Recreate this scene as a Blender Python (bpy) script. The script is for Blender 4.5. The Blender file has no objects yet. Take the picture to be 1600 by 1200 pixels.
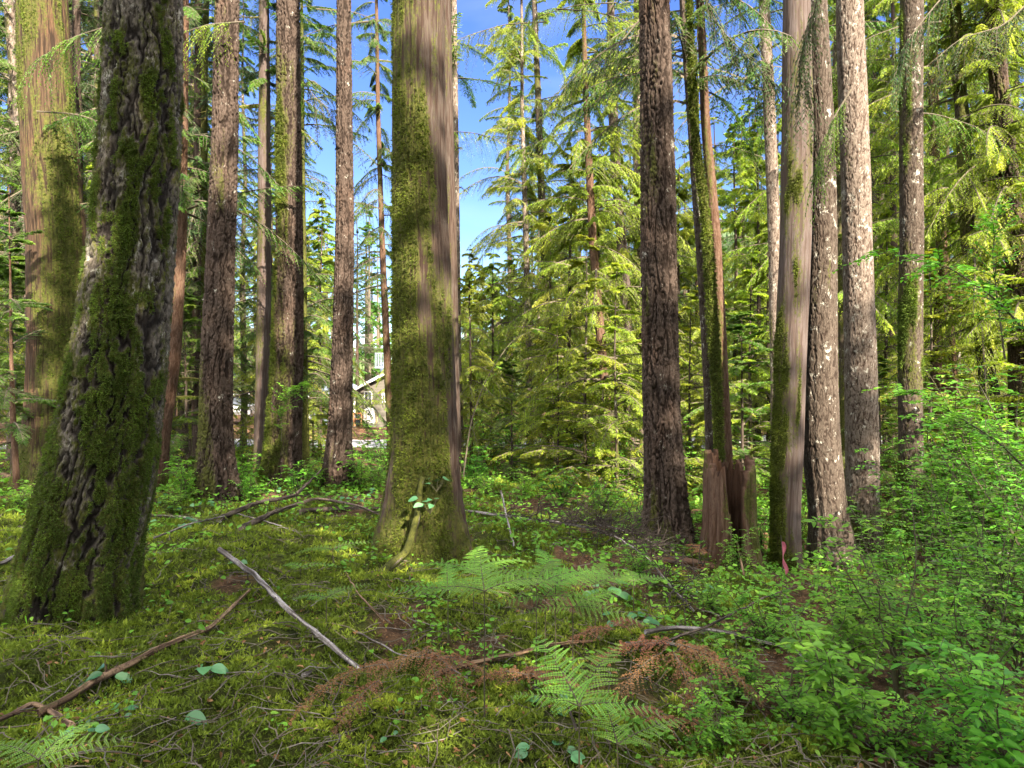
import bpy, math, random
import numpy as np
R = math.radians
rng = np.random.default_rng(7)
random.seed(7)
C = bpy.context.scene.collection
S = bpy.context.scene

# ------------------------------------------------------------------ camera, sky, sun, exposure
F, CZ = 1100.0, 1.6                      # focal length in photo pixels (1600 wide), eye height
cam = bpy.data.cameras.new('camera'); cam.lens = 36 * F / 1600; cam.clip_end = 3000; cam.clip_start = 0.05
co = bpy.data.objects.new('camera', cam); C.objects.link(co)
co.location = (0, 0, CZ); co.rotation_euler = (R(90), 0, 0); S.camera = co
SUN_AZ, SUN_EL = 27.0, 35.0              # sun behind the camera, to the right
sd = (math.sin(R(SUN_AZ)) * math.cos(R(SUN_EL)), -math.cos(R(SUN_AZ)) * math.cos(R(SUN_EL)), math.sin(R(SUN_EL)))
w = bpy.data.worlds.new("World"); S.world = w; w.use_nodes = True
nt = w.node_tree; nt.nodes.clear()
sky = nt.nodes.new('ShaderNodeTexSky'); sky.sky_type = 'NISHITA'; sky.sun_disc = False
sky.sun_elevation = R(SUN_EL); sky.sun_rotation = R(180 - SUN_AZ); sky.air_density = 1.0; sky.dust_density = 0.1; sky.ozone_density = 3.5
bg = nt.nodes.new('ShaderNodeBackground'); bg.inputs[1].default_value = 0.05
wo = nt.nodes.new('ShaderNodeOutputWorld')
tc = nt.nodes.new('ShaderNodeTexCoord'); mp = nt.nodes.new('ShaderNodeMapping'); mp.inputs['Scale'].default_value = (2.2, 2.2, 7)
cn = nt.nodes.new('ShaderNodeTexNoise'); cn.inputs['Scale'].default_value = 1.6; cn.inputs['Detail'].default_value = 6; cn.inputs['Distortion'].default_value = .6
cr = nt.nodes.new('ShaderNodeMapRange'); cr.inputs[1].default_value = .5; cr.inputs[2].default_value = .78; cr.inputs[4].default_value = .1
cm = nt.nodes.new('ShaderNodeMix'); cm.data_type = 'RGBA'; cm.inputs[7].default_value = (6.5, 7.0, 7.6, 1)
nt.links.new(tc.outputs['Generated'], mp.inputs[0]); nt.links.new(mp.outputs[0], cn.inputs[0]); nt.links.new(cn.outputs[0], cr.inputs[0])
nt.links.new(cr.outputs[0], cm.inputs[0]); hs = nt.nodes.new('ShaderNodeHueSaturation'); hs.inputs['Saturation'].default_value = 1.2; hs.inputs['Hue'].default_value = .522; nt.links.new(sky.outputs[0], hs.inputs['Color']); nt.links.new(hs.outputs[0], cm.inputs[6])
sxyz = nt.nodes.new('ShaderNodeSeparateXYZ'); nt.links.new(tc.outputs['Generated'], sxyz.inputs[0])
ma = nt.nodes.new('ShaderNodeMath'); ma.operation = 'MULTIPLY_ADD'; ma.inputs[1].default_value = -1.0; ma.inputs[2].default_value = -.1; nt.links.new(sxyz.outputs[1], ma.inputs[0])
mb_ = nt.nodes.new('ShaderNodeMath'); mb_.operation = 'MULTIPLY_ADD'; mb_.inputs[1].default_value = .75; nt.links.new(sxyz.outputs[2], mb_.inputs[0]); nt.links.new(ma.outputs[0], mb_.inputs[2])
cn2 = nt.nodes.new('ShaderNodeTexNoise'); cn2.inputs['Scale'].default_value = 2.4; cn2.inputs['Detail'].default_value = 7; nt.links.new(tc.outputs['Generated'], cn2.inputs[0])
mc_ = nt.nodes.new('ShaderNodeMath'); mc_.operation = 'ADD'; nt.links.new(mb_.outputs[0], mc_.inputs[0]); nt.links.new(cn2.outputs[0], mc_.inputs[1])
bank = nt.nodes.new('ShaderNodeMapRange'); bank.inputs[1].default_value = .66; bank.inputs[2].default_value = .92; nt.links.new(mc_.outputs[0], bank.inputs[0])  # out-of-view bright clouds behind and overhead, added to fill the foreground shade
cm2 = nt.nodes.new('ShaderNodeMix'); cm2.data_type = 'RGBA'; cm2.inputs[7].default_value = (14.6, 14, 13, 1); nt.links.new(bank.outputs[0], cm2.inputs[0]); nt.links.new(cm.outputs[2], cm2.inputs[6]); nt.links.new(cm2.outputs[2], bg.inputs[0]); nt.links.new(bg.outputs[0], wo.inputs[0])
sl = bpy.data.lights.new('sun', 'SUN'); sl.energy = 4.5; sl.angle = R(0.5); sl.color = (1, .86, .66)
so = bpy.data.objects.new('sun', sl); C.objects.link(so)
from mathutils import Vector
so.rotation_euler = Vector(sd).to_track_quat('Z', 'Y').to_euler(); so.location = (0, 0, 30)
S.view_settings.view_transform = 'Standard'; S.view_settings.look = 'None'; S.view_settings.gamma = 1
S.view_settings.use_curve_mapping = False
S.view_settings.exposure = 2.75
S.render.engine = 'CYCLES'
cy = S.cycles
cy.max_bounces = 9; cy.diffuse_bounces = 6; cy.glossy_bounces = 2; cy.transmission_bounces = 5; cy.transparent_max_bounces = 8
cy.use_adaptive_sampling = True; cy.adaptive_threshold = 0.02
cy.use_denoising = True; cy.caustics_reflective = False; cy.caustics_refractive = False
cy.sample_clamp_indirect = 6

# ------------------------------------------------------------------ noise
def _hash(ix, iy, iz, seed):
    h = (ix.astype(np.int64) * 374761393 + iy.astype(np.int64) * 668265263 + iz.astype(np.int64) * 2147483647 + seed * 1274126177) & 0xffffffff
    h = ((h ^ (h >> 13)) * 1274126177) & 0xffffffff
    return h ^ (h >> 16)
def noise(x, y, z=0.0, seed=0):
    """gradient noise in about -1..1, vectorised"""
    x, y, z = np.broadcast_arrays(np.asarray(x, float), np.asarray(y, float), np.asarray(z, float))
    x0, y0, z0 = np.floor(x), np.floor(y), np.floor(z)
    fx, fy, fz = x - x0, y - y0, z - z0
    u, v, t = [f * f * f * (f * (f * 6 - 15) + 10) for f in (fx, fy, fz)]
    out = 0
    for dx in (0, 1):
        for dy in (0, 1):
            for dz in (0, 1):
                h = _hash(x0 + dx, y0 + dy, z0 + dz, seed)
                gx = (h & 255) / 127.5 - 1; gy = ((h >> 8) & 255) / 127.5 - 1; gz_ = ((h >> 16) & 255) / 127.5 - 1
                d = gx * (fx - dx) + gy * (fy - dy) + gz_ * (fz - dz)
                out = out + d * (u if dx else 1 - u) * (v if dy else 1 - v) * (t if dz else 1 - t)
    return out * 1.5
def fbm(x, y, z=0.0, seed=0, o=3):
    a, r = 1.0, 0
    for i in range(o):
        r = r + a * noise(np.asarray(x) * 2**i, np.asarray(y) * 2**i, np.asarray(z) * 2**i, seed + i); a *= .5
    return r
def sstep(a, b, x):
    t = np.clip((x - a) / (b - a), 0, 1); return t * t * (3 - 2 * t)
def unit(v): return v / np.maximum(np.linalg.norm(v, axis=-1, keepdims=True), 1e-9)

# ------------------------------------------------------------------ mesh helpers
class MB:
    """collects vertices and faces (arrays) with a material slot and a 'var' value each"""
    def __init__(s): s.V, s.Q, s.T, s.a, s.n = [], [], [], [], 0; s.attr = {}
    def add(s, V, quads=None, tris=None, mat=0, var=None, **attrs):
        V = np.asarray(V, np.float32).reshape(-1, 3); k = len(V)
        s.V.append(V)
        if quads is not None and len(quads): s.Q.append((np.asarray(quads, np.int32).reshape(-1, 4) + s.n, mat))
        if tris is not None and len(tris): s.T.append((np.asarray(tris, np.int32).reshape(-1, 3) + s.n, mat))
        s.a.append(np.broadcast_to(np.asarray(.5 if var is None else var, np.float32).reshape(-1), (k,)) if var is None or np.ndim(var) == 0 or len(np.ravel(var)) == k else np.repeat(var, k // len(var)))
        for kk, vv in attrs.items(): s.attr.setdefault(kk, []).append((s.n, np.asarray(vv, np.float32).ravel()))
        s.n += k
    def build(s, name, mats, parent=None, loc=None, smooth=False):
        me = bpy.data.meshes.new(name)
        V = np.concatenate(s.V) if s.V else np.zeros((0, 3), np.float32)
        if loc is not None: V = V - np.asarray(loc, np.float32)
        nq = sum(len(q) for q, _ in s.Q); ntr = sum(len(t) for t, _ in s.T)
        me.vertices.add(len(V)); me.vertices.foreach_set('co', V.astype(np.float32).ravel())
        idx = np.concatenate([q.ravel() for q, _ in s.Q] + [t.ravel() for t, _ in s.T]).astype(np.int32)
        me.loops.add(len(idx)); me.loops.foreach_set('vertex_index', idx)
        me.polygons.add(nq + ntr)
        st = np.concatenate([np.arange(nq) * 4, nq * 4 + np.arange(ntr) * 3]).astype(np.int32)
        me.polygons.foreach_set('loop_start', st)
        mi = np.concatenate([np.full(len(q), m) for q, m in s.Q] + [np.full(len(t), m) for t, m in s.T]).astype(np.int32)
        me.polygons.foreach_set('material_index', mi)
        if smooth: me.polygons.foreach_set('use_smooth', np.ones(nq + ntr, bool))
        else: me.polygons.foreach_set('use_smooth', np.zeros(nq + ntr, bool))
        me.update(calc_edges=True)
        at = me.attributes.new('var', 'FLOAT', 'POINT'); at.data.foreach_set('value', np.concatenate(s.a).astype(np.float32))
        for kk, ll in s.attr.items():
            arr = np.zeros(len(V), np.float32)
            for n0, vv in ll: arr[n0:n0 + len(vv)] = vv
            at = me.attributes.new(kk, 'FLOAT', 'POINT'); at.data.foreach_set('value', arr)
        for m in (mats if isinstance(mats, (list, tuple)) else [mats]): me.materials.append(m)
        o = bpy.data.objects.new(name, me); C.objects.link(o)
        if parent is not None: o.parent = parent
        elif loc is not None: o.location = loc
        return o
def tag(o, label=None, cat=None, group=None, kind=None):
    for k, v in (('label', label), ('category', cat), ('group', group), ('kind', kind)):
        if v: o[k] = v
    return o
def empty(name, loc, label=None, cat=None, group=None):
    o = bpy.data.objects.new(name, None); C.objects.link(o); o.location = loc; o.empty_display_size = .2
    return tag(o, label, cat, group)
def copy_tree(o, parent=None):
    c = o.copy(); C.objects.link(c); c.parent = parent
    for ch in list(o.children): copy_tree(ch, c)
    return c
def tubes(mb, P, rad, sides=4, mat=0, var=.5):
    """P [N,K,3], rad [N,K]"""
    P = np.asarray(P, float); rad = np.asarray(rad, float); N, K = P.shape[:2]
    if N == 0: return
    T = unit(np.gradient(P, axis=1)); ref = np.where(np.abs(T[..., 2:3]) > .9, np.array([1., 0, 0]), np.array([0, 0, 1.]))
    A = unit(np.cross(T, ref)); B = np.cross(T, A)
    th = np.arange(sides) / sides * 2 * np.pi
    V = P[:, :, None, :] + rad[:, :, None, None] * (A[:, :, None, :] * np.cos(th)[:, None] + B[:, :, None, :] * np.sin(th)[:, None])
    i = np.arange(N)[:, None, None] * K * sides; k = np.arange(K - 1)[None, :, None] * sides; j = np.arange(sides)[None, None, :]; j2 = (j + 1) % sides
    q = np.stack([i + k + j, i + k + j2, i + k + sides + j2, i + k + sides + j], -1)
    v = np.broadcast_to(np.asarray(var, float).reshape(-1, 1), (N, K * sides)) if np.ndim(var) else np.full((N, K * sides), var)
    mb.add(V, q, mat=mat, var=v.ravel())
def rhombs(mb, B, D, Nn, L, W, var, mat=0, fold=0.0):
    """one folded diamond leaf each: base B, direction D, normal Nn"""
    S_ = unit(np.cross(D, Nn)); L = np.asarray(L).reshape(-1, 1); W = np.asarray(W).reshape(-1, 1)
    mid = B + D * L * .42
    V = np.stack([B, mid + S_ * W * .5 + Nn * W * fold, B + D * L - Nn * L * .08, mid - S_ * W * .5 + Nn * W * fold], 1)
    n = len(B); mb.add(V, np.arange(n * 4).reshape(n, 4), mat=mat, var=np.repeat(var, 4))
def leaves6(mb, B, D, Nn, L, W, var, mat=0, fold=.25):
    S_ = unit(np.cross(D, Nn)); L = np.asarray(L).reshape(-1, 1); W = np.asarray(W).reshape(-1, 1)
    def p(a, s): return B + D * L * a + S_ * W * s + Nn * (abs(s) * W * fold - L * .12 * a * a)
    V = np.stack([p(0, 0), p(.28, .42), p(.62, .38), p(1, 0), p(.62, -.38), p(.28, -.42)], 1); n = len(B); i = np.arange(n)[:, None] * 6
    q = np.concatenate([i + np.array([[0, 1, 2, 3]]), i + np.array([[0, 3, 4, 5]])])
    mb.add(V, q, mat=mat, var=np.repeat(var, 6))
def rvec(n, s=1.0): return rng.normal(size=(n, 3)) * s

# ------------------------------------------------------------------ materials
def newmat(name):
    m = bpy.data.materials.new(name); m.use_nodes = True; m.node_tree.nodes.clear(); return m, m.node_tree
def N(nt, t, **kw):
    n = nt.nodes.new(t)
    for k, v in kw.items():
        if k.startswith('i_'): n.inputs[k[2:].replace('_', ' ')].default_value = v
        elif k.startswith('n_'): n.inputs[int(k[2:])].default_value = v
        else: setattr(n, k, v)
    return n
def mix(nt, fac, a, b, mode='MIX'):
    n = nt.nodes.new('ShaderNodeMix'); n.data_type = 'RGBA'; n.blend_type = mode
    for s, v in ((0, fac), (6, a), (7, b)):
        if hasattr(v, 'is_linked') or hasattr(v, 'links'): nt.links.new(v, n.inputs[s])
        else: n.inputs[s].default_value = v if s == 0 else (*v, 1) if len(v) == 3 else v
    return n.outputs[2]
def ramp(nt, x, a, b, lo=0., hi=1.):
    n = nt.nodes.new('ShaderNodeMapRange'); nt.links.new(x, n.inputs[0]); n.inputs[1].default_value = a; n.inputs[2].default_value = b
    n.inputs[3].default_value = lo; n.inputs[4].default_value = hi; return n.outputs[0]
def attr(nt, name): return N(nt, 'ShaderNodeAttribute', attribute_name=name).outputs['Fac']
def leafmat(name, c1, c2, c3, trans=.35, rough=.5, tcol=None):
    m, nt = newmat(name)
    v = attr(nt, 'var'); oi = N(nt, 'ShaderNodeObjectInfo')
    col = mix(nt, ramp(nt, v, 0, .6), c1, c2); col = mix(nt, ramp(nt, v, .6, 1), col, c3)
    hs = N(nt, 'ShaderNodeHueSaturation'); nt.links.new(col, hs.inputs['Color'])
    nt.links.new(ramp(nt, oi.outputs['Random'], 0, 1, .485, .515), hs.inputs['Hue']); nt.links.new(ramp(nt, oi.outputs['Random'], 0, 1, .85, 1.15), hs.inputs['Value'])
    b = N(nt, 'ShaderNodeBsdfPrincipled'); b.inputs['Roughness'].default_value = rough; b.inputs['Specular IOR Level'].default_value = .3
    nt.links.new(hs.outputs[0], b.inputs['Base Color'])
    t = N(nt, 'ShaderNodeBsdfTranslucent')
    nt.links.new(mix(nt, 1.0, hs.outputs[0], tcol or (1.5, 1.45, .8), 'MULTIPLY'), t.inputs[0])
    ms = N(nt, 'ShaderNodeMixShader'); ms.inputs[0].default_value = trans
    o = N(nt, 'ShaderNodeOutputMaterial')
    nt.links.new(b.outputs[0], ms.inputs[1]); nt.links.new(t.outputs[0], ms.inputs[2]); nt.links.new(ms.outputs[0], o.inputs[0])
    return m
def barkmat(name, plate1, plate2, crev, mossc=(.032, .038, .009), mossc2=(.075, .08, .016), zs=.12, lichen=0.0, fine=60, bump=.5, red=None):
    m, nt = newmat(name)
    tc = N(nt, 'ShaderNodeTexCoord'); oi = N(nt, 'ShaderNodeObjectInfo')
    off = N(nt, 'ShaderNodeVectorMath', operation='SCALE'); cmb = N(nt, 'ShaderNodeCombineXYZ')
    for i in range(3): nt.links.new(oi.outputs['Random'], cmb.inputs[i])
    nt.links.new(cmb.outputs[0], off.inputs[0]); off.inputs['Scale'].default_value = 37
    ad = N(nt, 'ShaderNodeVectorMath', operation='ADD'); nt.links.new(tc.outputs['Object'], ad.inputs[0]); nt.links.new(off.outputs[0], ad.inputs[1])
    def nz(scale, zsc, det=4, rough=.6):
        mp = N(nt, 'ShaderNodeMapping'); mp.inputs['Scale'].default_value = (scale, scale, scale * zsc)
        n = N(nt, 'ShaderNodeTexNoise'); n.inputs['Scale'].default_value = 1; n.inputs['Detail'].default_value = det; n.inputs['Roughness'].default_value = rough
        nt.links.new(ad.outputs[0], mp.inputs[0]); nt.links.new(mp.outputs[0], n.inputs[0]); return n.outputs[0]
    big = nz(1.6, .5); med = nz(14, .3, 5); fn = nz(fine, zs, 6, .7)
    col = mix(nt, ramp(nt, med, .3, .7), plate1, plate2)
    if red: col = mix(nt, ramp(nt, big, .5, .68), col, red)
    col = mix(nt, ramp(nt, fn, .35, .7, .0, .75), col, (plate2[0] * 1.5, plate2[1] * 1.5, plate2[2] * 1.55))
    ck = nz(fine * .62, zs * .8, 5, .75); col = mix(nt, ramp(nt, ck, *((.53, .41) if zs < .1 else (.48, .36))), col, tuple(c_ * 1.3 for c_ in crev))
    if lichen:
        lz = nz(9, .8, 6, .75); col = mix(nt, ramp(nt, lz, .62 - .08 * lichen, .68 - .08 * lichen, 0, .8), col, (.42, .42, .38))
    col = mix(nt, ramp(nt, attr(nt, 'furrow'), 0, 1), crev, col)
    mc = mix(nt, ramp(nt, nz(30, 1, 5), .35, .65), mossc, mossc2); mc = mix(nt, ramp(nt, nz(70, .5, 4, .7), .45, .3), mc, crev)
    mf = N(nt, 'ShaderNodeMath', operation='MULTIPLY_ADD'); nt.links.new(nz(55, .4, 5, .7), mf.inputs[0]); mf.inputs[1].default_value = 1.4; nt.links.new(attr(nt, 'moss'), mf.inputs[2])
    mfac = ramp(nt, mf.outputs[0], 1.05, 1.3)
    col = mix(nt, mfac, col, mc)
    b = N(nt, 'ShaderNodeBsdfPrincipled'); b.inputs['Roughness'].default_value = .9; b.inputs['Specular IOR Level'].default_value = .2
    nt.links.new(col, b.inputs['Base Color'])
    bp = N(nt, 'ShaderNodeBump'); bp.inputs['Strength'].default_value = bump; bp.inputs['Distance'].default_value = .02
    nt.links.new(fn, bp.inputs['Height']); nt.links.new(bp.outputs[0], b.inputs['Normal'])
    o = N(nt, 'ShaderNodeOutputMaterial'); nt.links.new(b.outputs[0], o.inputs[0])
    return m
def plain(name, c, rough=.7, metal=0., nscale=0, amt=.3, emis=None):
    m, nt = newmat(name); b = N(nt, 'ShaderNodeBsdfPrincipled'); b.inputs['Roughness'].default_value = rough; b.inputs['Metallic'].default_value = metal
    tc = N(nt, 'ShaderNodeTexCoord'); n = N(nt, 'ShaderNodeTexNoise'); n.inputs['Scale'].default_value = nscale or 8; n.inputs['Detail'].default_value = 6
    nt.links.new(tc.outputs['Object'], n.inputs[0])
    nt.links.new(mix(nt, ramp(nt, n.outputs[0], .3, .7), tuple(x * (1 - amt) for x in c), tuple(min(1, x * (1 + amt)) for x in c)), b.inputs['Base Color'])
    o = N(nt, 'ShaderNodeOutputMaterial'); nt.links.new(b.outputs[0], o.inputs[0]); return m

M = {}
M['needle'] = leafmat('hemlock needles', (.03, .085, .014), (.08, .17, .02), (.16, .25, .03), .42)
M['needle_lit'] = leafmat('sunlit needles', (.09, .16, .016), (.20, .29, .025), (.33, .38, .035), .5)  # brighter copy of the needle colour, with the sunlit glow put into it
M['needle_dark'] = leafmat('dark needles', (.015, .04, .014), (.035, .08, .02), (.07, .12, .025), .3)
M['leaf'] = leafmat('shrub leaf', (.06, .17, .018), (.13, .33, .03), (.24, .44, .05), .4, .5)
M['fern'] = leafmat('fern pinnule', (.06, .155, .02), (.12, .27, .03), (.21, .37, .055), .35, .5)
M['salal'] = leafmat('salal leaf', (.035, .11, .045), (.065, .18, .07), (.10, .24, .10), .15, .3)
M['moss'] = leafmat('moss', (.05, .075, .010), (.15, .22, .020), (.35, .43, .048), .3, .8)
M['brown'] = leafmat('dead frond', (.10, .045, .022), (.20, .095, .045), (.31, .18, .09), .25, .8, (1.2, 1, .8))
M['stem'] = plain('green brown stem', (.05, .045, .02), .7, 0, 30)
M['twig'] = plain('twig bark', (.085, .07, .05), .85, 0, 25, .4)
M['greytwig'] = plain('weathered twig', (.13, .115, .10), .85, 0, 40, .45)
M['mossytwig'] = plain('mossy limb', (.11, .10, .025), .9, 0, 12, .5)
M['fir'] = barkmat('furrowed fir bark', (.030, .021, .016), (.062, .046, .038), (.012, .007, .005), zs=.25, fine=80, red=(.085, .050, .035), lichen=.05)
M['fir_mossy'] = barkmat('old mossy fir bark', (.06, .05, .035), (.13, .115, .10), (.008, .006, .005), zs=.4, fine=70, lichen=.6)
M['cedar'] = barkmat('stringy cedar bark', (.030, .022, .017), (.056, .046, .040), (.03, .018, .014), zs=.035, fine=90, red=(.058, .038, .026))
M['cedar_red'] = barkmat('reddish cedar bark', (.038, .023, .013), (.068, .044, .027), (.02, .012, .008), zs=.035, fine=90, red=(.095, .048, .026))
M['cedar_grey'] = barkmat('grey smooth bark', (.05, .038, .034), (.085, .070, .068), (.05, .035, .03), zs=.05, fine=80, bump=.4)
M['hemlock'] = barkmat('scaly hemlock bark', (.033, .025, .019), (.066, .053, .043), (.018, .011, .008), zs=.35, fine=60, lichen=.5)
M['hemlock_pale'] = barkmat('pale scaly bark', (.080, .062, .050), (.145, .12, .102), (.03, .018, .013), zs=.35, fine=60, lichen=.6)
M['reddish'] = barkmat('reddish bark', (.055, .032, .022), (.098, .063, .045), (.05, .025, .015), zs=.3, fine=60)

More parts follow.
